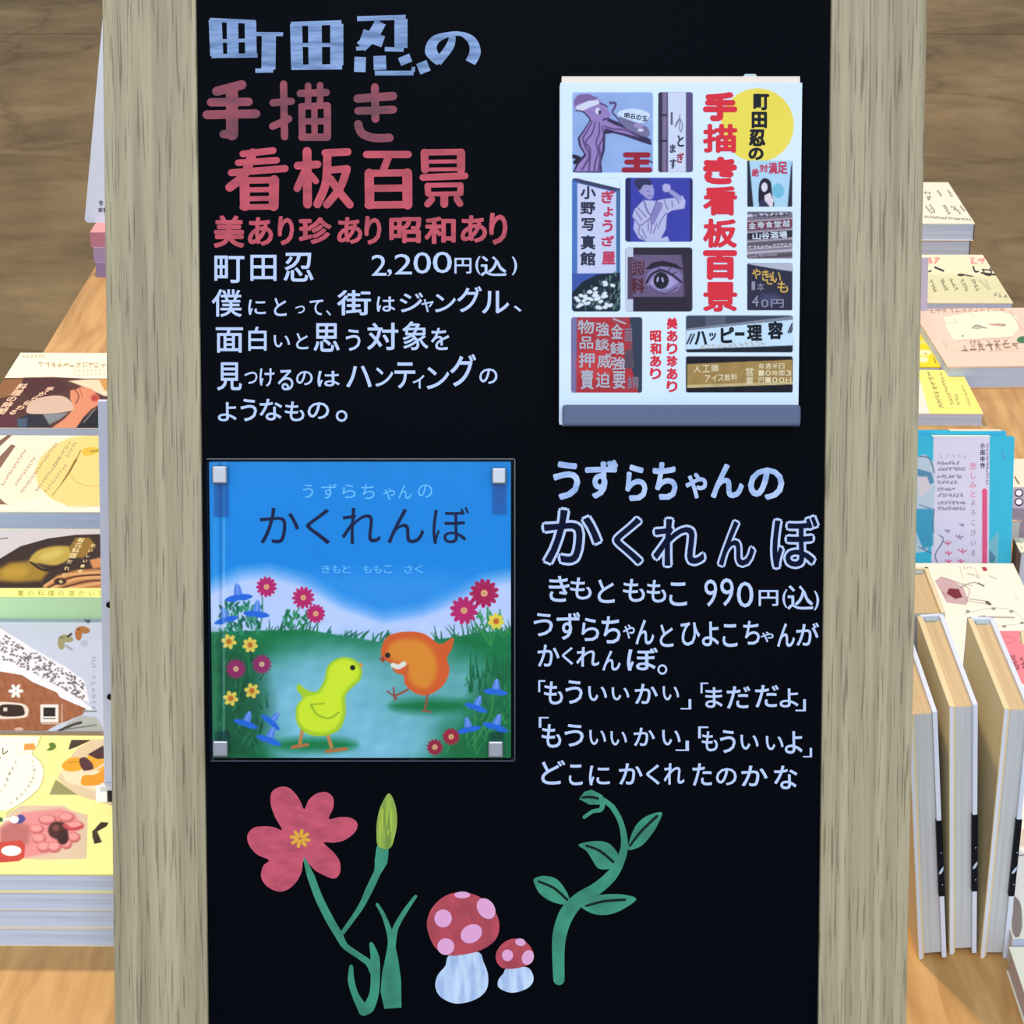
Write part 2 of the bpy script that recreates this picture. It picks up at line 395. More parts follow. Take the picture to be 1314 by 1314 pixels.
WHITE = mat((186, 203, 238), 0.6, name='white_marker'); RED = mat((205, 72, 92), 0.6, name='red_marker')
T1 = (250, 0, 440 / 1314); T2 = (250, 260, 440 / 1314); T7 = (670, 570, 400 / 1314); T8 = (670, 780, 400 / 1314)
T3 = (690, 80, 370 / 1314); T4 = (690, 320, 370 / 1314)
def tx(T, b): return (b[0] * T[2] + T[0], b[1] * T[2] + T[1], b[2] * T[2] + T[0], b[3] * T[2] + T[1])
def streaks(c1, c2, name, sc=(30, 260, 1), rot=0.05):
    """marker ink laid in visible strokes"""
    m = bpy.data.materials.new(name); m.use_nodes = True; n = m.node_tree.nodes; L = m.node_tree.links; b = n['Principled BSDF']
    c = n.new('ShaderNodeTexCoord'); mp = n.new('ShaderNodeMapping'); mp.inputs['Scale'].default_value = sc; mp.inputs['Rotation'].default_value = (0, 0, rot); L.new(c.outputs['Object'], mp.inputs[0])
    t = n.new('ShaderNodeTexNoise'); t.inputs['Scale'].default_value = 1; t.inputs['Detail'].default_value = 3; L.new(mp.outputs[0], t.inputs['Vector'])
    r = n.new('ShaderNodeValToRGB'); r.color_ramp.elements[0].position = 0.36; r.color_ramp.elements[0].color = (*lin(c1), 1); r.color_ramp.elements[1].position = 0.6; r.color_ramp.elements[1].color = (*lin(c2), 1)
    L.new(t.outputs['Fac'], r.inputs[0]); L.new(r.outputs[0], b.inputs['Base Color']); b.inputs['Roughness'].default_value = 0.6
    return m
BLUEINK = streaks((84, 114, 158), (130, 158, 204), 'pale_blue_marker')
DARKRED = streaks((98, 36, 54), (142, 50, 70), 'dark_red_marker', (40, 90, 1)); REDINK = streaks((166, 50, 68), (192, 64, 82), 'red_marker_ink', (60, 120, 1))

def lettering(lines, T, m, off, name='lettering', shear=0.0, n=0.0004):
    mb = MB()
    for it in lines: put_glyph(mb, BP, n, it[0], tx(T, it[1:5]), m, .0 if it[0] in '0129' else off if len(it) < 6 else it[5], shear)
    return mb.build(name, sign)
TF = (290, 1000, 300 / 1255); TM = (530, 1000, 350 / 1314)
def coat(mb, T, pts, m, n=0.0004, smooth=True):
    P = np.array(pts, float) * T[2] + np.array(T[:2])
    if smooth: P = catmull(P, 8)
    L = [BP.hit(x, y, n) for x, y in P]
    A = sum(L[i - 1][0] * L[i][1] - L[i][0] * L[i - 1][1] for i in range(len(L)))
    if A < 0: L = L[::-1]
    mb.poly(L, n, m)
def brush(mb, T, pts, w, m, n=0.0004, flat=False):
    """a stroke with a width at every point"""
    P = np.array(pts, float) * T[2] + np.array(T[:2]); P = catmull(P, 8, False); k = len(P)
    W = np.interp(np.linspace(0, 1, k), np.linspace(0, 1, len(w)), w) * T[2] / 2
    D = np.gradient(P, axis=0); D /= np.linalg.norm(D, axis=1)[:, None] + 1e-9; N = np.stack([-D[:, 1], D[:, 0]], 1)
    cap0 = [P[0] + (math.cos(a) * -D[0] + math.sin(a) * N[0]) * W[0] for a in np.linspace(-math.pi / 2, math.pi / 2, 7)]
    cap1 = [P[-1] + (math.cos(a) * D[-1] - math.sin(a) * N[-1]) * W[-1] for a in np.linspace(-math.pi / 2, math.pi / 2, 7)]
    A = P + N * W[:, None]; B = P - N * W[:, None]
    V = [(*BP.hit(x, y, n), n) for x, y in list(A) + list(B)]
    fs = [[i, i + 1, k + i + 1, k + i] for i in range(k - 1)]
    mb.add(V, fs, m)
    if m is BLUEINK: return
    mb.poly([BP.hit(x, y, n) for x, y in cap0], n, m); mb.poly([BP.hit(x, y, n) for x, y in cap1], n, m)
def marker(chars, m):
    """broad marker characters, each a set of brush strokes: [(points, width)]"""
    for strokes in chars:
        mb = MB()
        for k, (P, wd) in enumerate(strokes):
            if len(P) == 2: P = [P[0], ((P[0][0] + P[1][0]) / 2, (P[0][1] + P[1][1]) / 2), P[1]]
            brush(mb, T1, P, [wd] if not isinstance(wd, list) else wd, m, .0004 + k * 1.2e-5, flat=True)
        mb.build('lettering', sign)
marker([[([(78, 75), (84, 214)], 50), ([(144, 78), (146, 210)], 44), ([(213, 80), (215, 212)], 44), ([(58, 76), (232, 84)], 15), ([(62, 158), (230, 154)], 14), ([(64, 215), (240, 212)], 16), ([(210, 130), (338, 131)], 15), ([(284, 130), (282, 266)], 54), ([(232, 271), (300, 270)], 17)],
        [([(388, 92), (392, 258)], 46), ([(460, 95), (462, 255)], 52), ([(544, 92), (544, 250)], 50), ([(368, 92), (562, 86)], 17), ([(385, 172), (560, 172)], 15), ([(370, 258), (564, 256)], 20)],
        [([(622, 72), (808, 66)], 19), ([(790, 72), (790, 184)], 50), ([(728, 188), (800, 190)], 17), ([(712, 84), (684, 132), (636, 180)], 44), ([(640, 132), (722, 160)], 44), ([(618, 186), (655, 184)], 15), ([(634, 218), (632, 276)], 44), ([(708, 214), (710, 268)], 48), ([(690, 280), (838, 280)], 18), ([(800, 214), (812, 244)], 46), ([(838, 256), (836, 276)], 14), ([(868, 238), (884, 278)], 42)],
        [([(988, 138), (976, 180), (930, 240)], [24, 32, 30]), ([(940, 240), (906, 198), (918, 156), (966, 134), (1020, 130), (1062, 156), (1074, 200), (1056, 240)], [30, 48, 36, 20, 16, 34, 44, 40])]], BLUEINK)
marker([[([(84, 350), (180, 325)], 36), ([(62, 392), (206, 390)], 32), ([(46, 440), (234, 436)], 34), ([(142, 345), (143, 515)], 46), ([(110, 514), (150, 514)], 32)],
        [([(340, 322), (344, 524)], 28), ([(300, 394), (370, 388)], 28), ([(298, 484), (360, 456)], 28), ([(404, 358), (504, 354)], 28), ([(434, 328), (434, 400)], 25), ([(480, 326), (480, 400)], 25), ([(410, 408), (412, 524)], 27), ([(458, 405), (459, 526)], 24), ([(508, 405), (508, 524)], 28), ([(408, 408), (508, 404)], 25), ([(408, 465), (510, 464)], 24), ([(410, 526), (508, 526)], 28)],
        [([(624, 378), (760, 368)], 32), ([(626, 425), (760, 420)], 30), ([(690, 334), (692, 456)], 30), ([(626, 476), (640, 510), (684, 528), (746, 528)], 32)]], DARKRED)
marker([[([(184, 590), (300, 577)], 26), ([(166, 624), (314, 614)], 25), ([(140, 662), (346, 646)], 27), ([(222, 585), (190, 668), (134, 718)], 34), ([(190, 690), (192, 790)], 38), ([(304, 690), (302, 790)], 38), ([(190, 692), (306, 690)], 25), ([(190, 728), (304, 726)], 20), ([(190, 762), (304, 760)], 19), ([(182, 794), (306, 792)], 22)],
        [([(430, 580), (432, 782)], 34), ([(394, 635), (470, 630)], 30), ([(424, 650), (392, 722)], 28), ([(446, 672), (464, 694)], 24), ([(500, 586), (586, 582)], 29), ([(508, 590), (502, 700), (470, 782)], 32), ([(520, 652), (584, 646)], 27), ([(582, 652), (556, 720), (506, 784)], 30), ([(520, 686), (556, 738), (594, 784)], 30)],
        [([(658, 592), (818, 592)], 28), ([(742, 602), (722, 652)], 28), ([(668, 664), (670, 784)], 36), ([(814, 664), (815, 784)], 38), ([(668, 664), (814, 662)], 27), ([(668, 722), (814, 720)], 27), ([(664, 786), (816, 784)], 28)],
        [([(880, 585), (882, 650)], 30), ([(1020, 585), (1020, 650)], 32), ([(880, 584), (1020, 582)], 24), ([(880, 620), (1020, 618)], 15), ([(882, 650), (1020, 648)], 15), ([(874, 680), (1036, 674)], 26), ([(892, 712), (894, 742)], 24), ([(1018, 710), (1018, 740)], 24), ([(892, 710), (1018, 708)], 18), ([(892, 744), (1018, 742)], 18), ([(956, 750), (956, 782)], 30), ([(908, 764), (892, 782)], 26), ([(1004, 762), (1016, 780)], 26)]], REDINK)
lettering([('美', 72, 825, 190, 950), ('あ', 203, 832, 300, 942), ('り', 318, 828, 380, 940), ('珍', 398, 832, 525, 935), ('あ', 545, 832, 642, 935), ('り', 650, 828, 715, 938),
           ('昭', 745, 832, 868, 932), ('和', 880, 830, 1000, 935), ('あ', 1018, 825, 1120, 930), ('り', 1128, 815, 1198, 938)], T1, REDINK, 0.034)
SM = 0.015
lettering([('町', 75, 203, 190, 308), ('田', 213, 200, 313, 300), ('忍', 340, 192, 455, 303),], T2, WHITE, SM)
lettering([('2', 677, 200, 735, 280), (',', 738, 255, 755, 282), ('2', 765, 197, 832, 275), ('0', 838, 190, 905, 272), ('0', 912, 188, 985, 270),
           ('円', 995, 212, 1060, 272), ('(', 1075, 205, 1095, 275), ('込', 1095, 205, 1195, 282), (')', 1215, 207, 1235, 278)], T2, WHITE, SM)
lettering([('僕', 65, 332, 180, 438, .012), ('に', 205, 372, 272, 430), ('と', 303, 365, 352, 435), ('っ', 385, 395, 422, 425), ('て', 440, 372, 492, 432), ('、', 503, 412, 522, 434), ('街', 545, 335, 675, 432), ('は', 697, 360, 768, 418), ('ジ', 785, 345, 875, 420), ('ャ', 868, 370, 915, 420), ('ン', 920, 350, 1000, 420), ('グ', 1005, 320, 1100, 420), ('ル', 1100, 338, 1205, 425), ('、', 1222, 395, 1252, 418)], T2, WHITE, SM)
lettering([('面', 80, 478, 185, 575), ('白', 205, 475, 275, 568), ('い', 302, 508, 365, 555), ('と', 388, 500, 435, 562), ('思', 455, 462, 555, 572), ('う', 578, 485, 635, 568), ('対', 660, 460, 780, 565), ('象', 795, 455, 895, 565, .012), ('を', 905, 480, 975, 565)], T2, WHITE, SM)
lettering([('見', 85, 612, 180, 720), ('つ', 190, 648, 240, 695), ('け', 248, 635, 305, 705), ('る', 318, 640, 378, 720), ('の', 388, 645, 452, 700), ('は', 470, 645, 555, 705), ('ハ', 580, 625, 678, 708), ('ン', 692, 632, 760, 705), ('テ', 765, 612, 845, 712), ('ィ', 835, 660, 880, 712), ('ン', 888, 630, 975, 715), ('グ', 978, 580, 1078, 705), ('の', 1090, 635, 1160, 695)], T2, WHITE, SM)
lettering([('よ', 88, 765, 160, 838), ('う', 175, 752, 238, 838), ('な', 248, 752, 335, 835), ('も', 345, 762, 420, 838), ('の', 432, 765, 515, 830), ('。', 540, 795, 585, 840)], T2, WHITE, SM)
lettering([('う', 130, 72, 245, 235), ('ず', 265, 65, 405, 230), ('ら', 435, 85, 528, 240), ('ち', 550, 75, 655, 235), ('ゃ', 688, 120, 780, 230), ('ん', 795, 82, 935, 228), ('の', 952, 98, 1105, 235)], T7, streaks((138, 168, 218), (180, 200, 238), 'white_marker_thin', (60, 120, 1)), 0.034)
# large hollow title: an outer coat of white with the black board colour left inside
HOL = [('か', 80, 265, 342, 512), ('く', 378, 300, 515, 515), ('れ', 543, 305, 778, 522), ('ん', 820, 315, 988, 522), ('ぼ', 1045, 295, 1255, 530)]
mb = MB()
for it in HOL:
    put_glyph(mb, BP, 0.0004, it[0], tx(T7, it[1:5]), WHITE, 0.055)
o = mb.build('lettering', sign)
mb = MB(); INNER = mat((10, 18, 44), 0.4, name='dark_blue_inside', spec=.03)
for it in HOL: put_glyph(mb, BP, 0.0007, it[0], tx(T7, it[1:5]), INNER, 0.012, grow=0.055)
o2 = mb.build('letter_fill', o)
lettering([('き', 112, 555, 200, 665), ('も', 202, 562, 293, 655), ('と', 318, 570, 390, 670), ('も', 425, 568, 518, 665), ('も', 525, 572, 608, 668), ('こ', 620, 582, 695, 682), ('9', 768, 570, 822, 685), ('9', 835, 565, 892, 683), ('0', 905, 580, 975, 688), ('円', 997, 615, 1080, 682), ('(', 1097, 612, 1118, 690), ('込', 1118, 595, 1228, 698), (')', 1230, 618, 1252, 700)], T7, WHITE, SM)
lettering([('う', 48, 22, 130, 120), ('ず', 145, 18, 245, 135), ('ら', 250, 42, 325, 140), ('ち', 335, 35, 415, 150), ('ゃ', 425, 70, 475, 130), ('ん', 478, 50, 557, 155), ('と', 580, 70, 638, 165), ('ひ', 668, 60, 750, 160), ('よ', 758, 58, 830, 162), ('こ', 845, 68, 908, 165), ('ち', 932, 55, 1002, 155), ('ゃ', 1005, 100, 1060, 145), ('ん', 1075, 65, 1150, 165), ('が', 1155, 62, 1252, 160)], T8, WHITE, SM)
lettering([('か', 65, 155, 158, 248), ('く', 168, 165, 215, 240), ('れ', 228, 165, 325, 248), ('ん', 338, 180, 415, 265), ('ぼ', 442, 168, 572, 265), ('。', 570, 238, 612, 282)], T8, WHITE, SM)
lettering([('「', 68, 305, 98, 355), ('も', 92, 310, 172, 408), ('う', 182, 305, 255, 405), ('い', 278, 330, 358, 393), ('い', 377, 335, 452, 390), ('か', 475, 320, 572, 405), ('い', 592, 330, 662, 390), ('」', 668, 385, 713, 428), ('「', 752, 315, 785, 360), ('ま', 772, 335, 845, 422), ('だ', 862, 330, 962, 425), ('だ', 982, 325, 1082, 420), ('よ', 1085, 340, 1165, 420), ('」', 1152, 385, 1196, 436)], T8, WHITE, SM)
lettering([('「', 70, 460, 112, 505), ('も', 82, 490, 165, 590), ('う', 178, 490, 260, 585), ('い', 283, 515, 354, 578), ('い', 372, 520, 442, 580), ('か', 470, 505, 560, 582), ('い', 590, 515, 668, 580), ('」', 647, 560, 703, 603), ('「', 742, 500, 785, 550), ('も', 757, 520, 825, 605), ('う', 834, 515, 900, 612), ('い', 920, 535, 997, 598), ('い', 1027, 540, 1102, 600), ('よ', 1107, 520, 1182, 615), ('」', 1184, 590, 1222, 630)], T8, WHITE, SM)
lettering([('ど', 80, 642, 182, 745), ('こ', 197, 660, 255, 748), ('に', 282, 665, 370, 748), ('か', 408, 655, 508, 745), ('く', 523, 660, 580, 745), ('れ', 597, 655, 684, 745), ('た', 718, 655, 800, 750), ('の', 817, 675, 905, 748), ('か', 924, 665, 1035, 752), ('な', 1062, 665, 1160, 765)], T8, WHITE, SM)

# drawings on the board, laid on as coats of paint: each stroke or shape is cut out as its own outline
PINK = streaks((176, 60, 84), (200, 74, 98), 'flower_pink_marker', (70, 160, 1), 0.6); GREEN = streaks((28, 120, 92), (40, 142, 108), 'green_marker', (60, 60, 1), 0.3)
YEL = mat((222, 168, 62), .6, name='flower_heart_yellow'); LIME = streaks((104, 138, 44), (150, 176, 60), 'bud_green_marker', (260, 30, 1), 0.0)
PALEW = streaks((158, 182, 220), (196, 216, 240), 'mushroom_white_marker', (220, 40, 1), 0.1); DOT = mat((224, 164, 204), .6, name='pale_pink_dot'); MRED = streaks((160, 50, 66), (184, 60, 76), 'mushroom_red_marker', (90, 60, 1), 0.4)
VEIN = mat((10, 28, 24), .6, name='leaf_vein')
mb = MB()
coat(mb, TF, [(300, 270), (262, 200), (240, 130), (245, 70), (285, 42), (335, 45), (375, 80), (400, 120), (420, 160), (445, 110), (490, 75), (540, 70), (575, 100), (575, 155), (552, 212),
              (610, 203), (670, 207), (704, 235), (695, 280), (640, 325), (580, 340), (525, 340), (575, 390), (610, 440), (612, 500), (585, 532), (540, 522), (480, 490), (440, 450), (415, 440),
              (405, 500), (370, 560), (320, 597), (270, 600), (215, 570), (188, 520), (200, 465), (230, 434), (170, 405), (125, 355), (115, 300), (150, 260), (210, 252), (260, 258)], PINK)
pd = mb.build('cosmos_drawing', sign)
mb = MB()
for k in range(8):
    a = k * math.pi / 4 + .2
    brush(mb, TF, [(398 + 12 * math.cos(a), 318 + 10 * math.sin(a)), (398 + 30 * math.cos(a), 318 + 26 * math.sin(a)), (398 + 48 * math.cos(a), 318 + 42 * math.sin(a))], [10, 20, 18], YEL, 0.0008)
mb.build('flower_heart', pd)
mb = MB()
brush(mb, TF, [(420, 425), (455, 520), (500, 640), (555, 750), (608, 840)], [10, 40, 42, 44, 42], GREEN, .0006)
brush(mb, TF, [(608, 840), (640, 895), (710, 945), (765, 985), (790, 1030)], [44, 34, 32, 36, 40], GREEN, .00066)
brush(mb, TF, [(840, 372), (832, 440), (812, 500), (770, 590), (720, 690), (625, 825)], [66, 70, 38, 40, 30, 22], GREEN, .0007)
brush(mb, TF, [(780, 885), (800, 960), (802, 1050), (795, 1150), (765, 1225), (735, 1245)], [22, 48, 50, 50, 62, 40], GREEN, .0008)
brush(mb, TF, [(672, 1005), (672, 1080), (695, 1160), (740, 1240)], [20, 36, 36, 60], GREEN, .0009)
brush(mb, TF, [(812, 672), (850, 740), (885, 850), (888, 930)], [16, 22, 36, 50], GREEN, .0007)
brush(mb, TF, [(1018, 628), (960, 710), (910, 800), (888, 900)], [16, 26, 30, 46], GREEN, .0009)
coat(mb, TF, [(868, 890), (908, 890), (925, 970), (940, 1080), (942, 1225), (850, 1232), (830, 1140), (838, 1040), (855, 960)], GREEN, .0008, False)
mb.build('stem_drawing', pd)
mb = MB(); coat(mb, TF, [(875, 76), (900, 110), (915, 170), (918, 240), (905, 310), (885, 365), (850, 374), (815, 355), (808, 300), (810, 230), (825, 160), (850, 105)], LIME, .0009)
LL = mat((178, 196, 72), .6, name='bud_light_stroke')
for x, a_, b_ in ((842, 160, 290), (866, 150, 250), (890, 160, 280), (830, 220, 300), (872, 270, 300)):
    brush(mb, TF, [(x, a_), (x - 3, (a_ + b_) / 2), (x - 2, b_)], [7, 8, 6], LL, .0012)
mb.build('bud_drawing', pd)
def mushroom(cap, stem, dots):
    mb = MB(); coat(mb, TM, stem, PALEW, .0004); st = mb.build('mushroom_drawing', sign)
    mb = MB(); coat(mb, TM, cap, MRED, .0007); c = mb.build('mushroom_cap', st)
    mb = MB()
    for (x, y, rx, ry, r) in dots:
        q = math.radians(r); coat(mb, TM, [(x + rx * math.cos(t) * math.cos(q) - ry * math.sin(t) * math.sin(q), y + rx * math.cos(t) * math.sin(q) + ry * math.sin(t) * math.cos(q)) for t in [i * math.pi / 5 for i in range(10)]], DOT, .001)
    mb.build('cap_dots', st)
mushroom([(240, 543), (330, 572), (395, 635), (416, 710), (395, 775), (330, 822), (250, 843), (170, 848), (110, 815), (75, 745), (68, 680), (95, 615), (155, 562)],
         [(180, 845), (310, 832), (340, 880), (362, 950), (350, 1020), (290, 1065), (205, 1080), (135, 1050), (108, 1000), (118, 945), (155, 900)],
         [(145, 670, 42, 43, 0), (237, 557, 38, 16, 0), (352, 623, 40, 54, -35), (281, 744, 54, 43, -30), (158, 806, 41, 40, 0)])
mushroom([(490, 767), (545, 785), (580, 835), (570, 885), (500, 910), (430, 908), (400, 870), (405, 825), (440, 785)],
         [(455, 910), (545, 905), (575, 935), (578, 975), (545, 1010), (475, 1028), (415, 1005), (410, 970), (435, 935)],
         [(455, 848, 27, 28, 0), (517, 785, 25, 18, 10), (553, 858, 28, 36, 20)])
mb = MB()
brush(mb, TM, [(703, 965), (700, 830), (708, 740), (740, 650), (800, 580), (880, 530), (950, 470), (995, 400), (1018, 320), (1005, 220), (965, 140), (920, 100)], [54, 60, 68, 74, 66, 60, 56, 44, 34, 26, 26, 22], GREEN)
coat(mb, TM, [(800, 95), (825, 60), (860, 50), (910, 75), (930, 105), (900, 122), (850, 122)], GREEN, .0006, False)
brush(mb, TM, [(915, 110), (905, 145), (865, 155), (825, 182)], [26, 22, 18, 18], GREEN, .0007)
LEAVES = [[(1198, 160), (1130, 175), (1075, 220), (1045, 290), (1038, 340), (1100, 320), (1150, 265), (1180, 215)], [(797, 315), (870, 298), (935, 305), (975, 340), (992, 385), (955, 428), (895, 430), (865, 390), (835, 345)],
          [(583, 480), (630, 465), (690, 480), (730, 525), (752, 575), (735, 603), (670, 590), (615, 555), (590, 515)], [(1075, 578), (1010, 555), (920, 555), (850, 570), (803, 605), (860, 645), (930, 653), (1000, 632)]]
vd = mb.build('vine_drawing', sign)
for i, P in enumerate(LEAVES): mb = MB(); coat(mb, TM, P, GREEN, .0005 + .0001 * i); mb.build('leaf', vd)
for P in ([(815, 88), (850, 85), (890, 92)], [(1045, 320), (1100, 250), (1175, 178)], [(835, 320), (900, 345), (965, 398)], [(605, 492), (680, 525), (742, 580)], [(833, 610), (920, 588), (1020, 580)]):
    mb = MB(); brush(mb, TM, P, [10, 12, 12], VEIN, .0012); mb.build('leaf_vein', vd)

# ------------------------------------------------------------------ magnetic clips, ledge and the two books shown on the sign
METAL = mat((150, 152, 160), 0.32, 0.7, name='brushed_metal')
LEDGE = mat((92, 104, 132), 0.45, name='grey_plastic')
def bbox_on(pl, x0, y0, x1, y1, n):
    a = pl.hit((x0), (y1), n); b = pl.hit(x1, y0, n); return a[0], b[0], a[1], b[1]

# framed-up softcover book on the grey ledge
u0, u1, v0, v1 = bbox_on(BP, 718, 106, 1029.5, 545, 0.022)
bk = root('photo_book', BP.moved((u0 + u1) / 2, v0, 0.0), 'white softcover book with small street sign photos and red title, standing on the grey ledge', 'book', )
KP = BP.moved((u0 + u1) / 2, v0, 0.0)
hw = (u1 - u0) / 2; hh = v1 - v0
COVW = mat((212, 228, 245), 0.45, name='white_cover_card')
mb = MB(); mb.box(-hw, hw, 0, hh, 0.0205, 0.0215, COVW); mb.box(-hw, hw, 0, hh, 0.003, 0.004, COVW); mb.box(hw - 0.001, hw, 0, hh, 0.004, 0.0205, COVW); mb.build('cover', bk)
mb = MB(); pv = KP.hit(760, 98, 0.0205)[1]; mb.box(-hw + .001, hw - .0012, 0.001, pv, 0.004, 0.0204, mat((238, 222, 206), .8, name='cream_pages', bump=.1)); mb.build('page_block', bk)
mb = MB(); a = KP.hit(952, 103, .019); b = KP.hit(973, 95, .019); mb.prism([(a[0] - .001, a[1] - .003), (b[0] + .001, a[1] - .003), (b[0] - .0015, b[1]), (a[0] + .0015, b[1])], .008, .0202, mat((190, 208, 208), .4, name='pale_tab')); mb.build('index_tab', bk, .0006)
S = Sheet(KP, -hw, hw, 0, hh, 0.0216, 350, 500, (211, 228, 246))
R = S.rrect_pts
def photo(x0, y0, x1, y1, base, T, r=9):
    S.T = T; S.setclip(R(x0, y0, x1, y1, r)); S.rect(x0 - 3, y0 - 3, x1 + 3, y1 + 3, base)
def done(): S.setclip(None); S.T = (0, 0, 1)
S.ell(972, 160.5, 47, 47.5, (232, 212, 82))
# 1: painted octopus holding a long dish
TO = (725, 110, 170 / 1314)
photo(73, 65, 873, 862, (140, 166, 214), TO, 25)
S.noise(5, 20, 20)
PU, PD, PDD = (146, 122, 180), (88, 68, 118), (52, 42, 78)
S.poly([(245, 340), (190, 430), (125, 520), (140, 600), (190, 680), (120, 760), (75, 860), (370, 870), (360, 760), (395, 640), (400, 480), (470, 470), (560, 490), (650, 520), (760, 560), (860, 590), (850, 530), (740, 480), (620, 400), (480, 340), (380, 300)], PDD, 4)
S.poly([(250, 345), (200, 440), (145, 520), (160, 600), (215, 690), (140, 770), (95, 850), (350, 850), (340, 740), (370, 640), (380, 470), (400, 420), (500, 455), (620, 480), (740, 515), (640, 440), (500, 390), (400, 340), (330, 300)], PU, 4)
for P in ([(270, 350), (220, 450), (180, 520), (200, 600), (240, 700), (170, 830)], [(300, 360), (270, 470), (205, 560), (250, 640), (235, 850)], [(340, 370), (340, 470), (310, 560), (330, 660), (300, 760), (290, 860)], [(370, 400), (380, 500), (340, 600), (350, 700), (330, 850)], [(390, 400), (480, 430), (600, 440), (720, 500)]):
    S.line(P, 14, PD, w2=20)
S.poly([(95, 130), (140, 85), (240, 85), (330, 130), (390, 190), (440, 260), (450, 310), (400, 350), (330, 345), (260, 345), (230, 300), (180, 255), (110, 240), (85, 180)], PU, 3, smooth=True)
S.poly([(90, 150), (130, 95), (230, 80), (330, 120), (280, 150), (150, 170), (100, 200)], (120, 96, 150), 6)
S.poly([(110, 205), (230, 150), (330, 140), (340, 180), (260, 210), (160, 255), (110, 240)], (206, 206, 226), 3)
S.line([(110, 245), (180, 260), (240, 320), (250, 350)], 14, PDD); S.ell(325, 250, 26, 32, (205, 205, 225)); S.ell(345, 262, 13, 20, (40, 34, 60)); S.line([(350, 175), (400, 195), (420, 210)], 12, PDD)
S.line([(450, 170), (500, 175), (490, 220), (470, 260), (500, 300), (540, 350), (540, 390)], 26, PD, w2=12); S.line([(380, 340), (420, 325), (460, 345)], 16, PDD)
S.poly([(540, 310), (620, 330), (720, 370), (800, 400), (840, 460), (820, 510), (740, 490), (640, 440), (570, 390)], (112, 108, 146), 4, smooth=True); S.ell(730, 395, 50, 26, (150, 140, 180)); S.ell(750, 440, 30, 16, (206, 200, 220))
S.poly([(520, 280), (560, 245), (640, 230), (740, 235), (820, 265), (850, 310), (820, 350), (740, 370), (640, 340), (560, 310)], (198, 214, 238), 4, smooth=True)
S.line([(75, 700), (140, 720), (100, 760)], 40, (30, 30, 50)); S.line([(850, 300), (800, 370)], 6, (70, 90, 130), smooth=False); S.line([(820, 740), (865, 760)], 18, (60, 60, 90))
# 2: narrow sign with a bamboo post
photo(925, 65, 1268, 858, (76, 66, 100), TO, 25)
S.rect(1022, 60, 1200, 860, (200, 206, 228)); S.rect(1200, 60, 1270, 860, (86, 76, 118)); S.rect(925, 60, 960, 860, (50, 44, 68)); S.line([(990, 60), (985, 860)], 40, (122, 106, 140), smooth=False)
for y in (290, 545): S.rect(925, y - 8, 1015, y + 10, (40, 34, 56))
S.line([(1140, 290), (1130, 340), (1095, 410), (1110, 360), (1140, 330), (1165, 400), (1150, 455), (1135, 420), (1145, 330)], 8, (90, 92, 120)); S.rect(1050, 262, 1068, 388, (62, 58, 84))
# 3: slanted board and white flowers
TQ = (725, 225, 170 / 1241)
photo(65, 25, 517, 1275, (58, 84, 160), TQ, 30)
S.poly([(60, 0), (520, 0), (520, 128), (65, 22)], (211, 228, 246)); S.poly([(65, 25), (120, 30), (518, 125), (518, 158), (118, 65)], (58, 60, 92))
S.rect(478, 140, 520, 930, (60, 104, 150)); S.rect(66, 60, 118, 920, (72, 112, 180)); S.poly([(116, 72), (480, 160), (480, 915), (116, 920)], (196, 200, 228))
S.poly([(66, 1100), (160, 1000), (300, 930), (520, 910), (520, 1280), (66, 1280)], (20, 32, 46), 6)
r = random.Random(3)
for k in range(130):
    x, y = r.uniform(80, 515), r.uniform(930, 1270)
    if y > 1180 - (x - 66) * 0.6: S.line([(x, y), (x + r.uniform(-25, 25), y - 35)], 14, r.choice([(62, 92, 90), (44, 68, 72), (92, 124, 118)]), smooth=False)
for k in range(44):
    x = r.uniform(80, 470); y = r.uniform(900, 1250)
    if y > 1160 - (x - 66) * 0.62: S.ell(x, y, 24, 16, (214, 222, 232), 3, rot=r.uniform(-40, 40))
# 4: painted man in a white jacket on blue
photo(565, 22, 1195, 622, (56, 62, 158), TQ, 28)
S.rect(565, 20, 615, 625, (34, 36, 88), 6); S.rect(1170, 20, 1200, 625, (40, 40, 80), 6)
JA, LN = (178, 178, 214), (92, 88, 140)
S.poly([(735, 230), (650, 320), (632, 380), (650, 420), (640, 500), (690, 590), (770, 620), (980, 620), (960, 570), (900, 590), (945, 500), (955, 360), (1000, 330), (1120, 310), (1130, 240), (1100, 190), (1040, 210), (930, 220), (850, 240)], JA, 3)
S.poly([(655, 60), (720, 30), (790, 50), (830, 120), (830, 190), (805, 225), (765, 215), (725, 180), (700, 160)], (150, 146, 196), 3, smooth=True); S.poly([(650, 50), (700, 25), (790, 40), (810, 90), (740, 90), (700, 140), (670, 110)], (48, 46, 84), 3, smooth=True)
S.line([(770, 150), (790, 148)], 6, LN); S.line([(780, 190), (810, 192)], 7, LN); S.line([(735, 225), (770, 330), (800, 370)], 12, LN); S.line([(860, 240), (830, 320), (800, 400)], 12, LN)
S.poly([(850, 270), (900, 250), (915, 290), (880, 360), (830, 460), (810, 420)], (130, 124, 180), 3, smooth=True); S.poly([(970, 130), (1010, 140), (1095, 200), (1085, 240), (1040, 215), (975, 165)], (150, 146, 196), 3)
S.poly([(915, 95), (950, 78), (985, 95), (985, 140), (950, 158), (920, 145)], (170, 166, 210), 3, smooth=True)
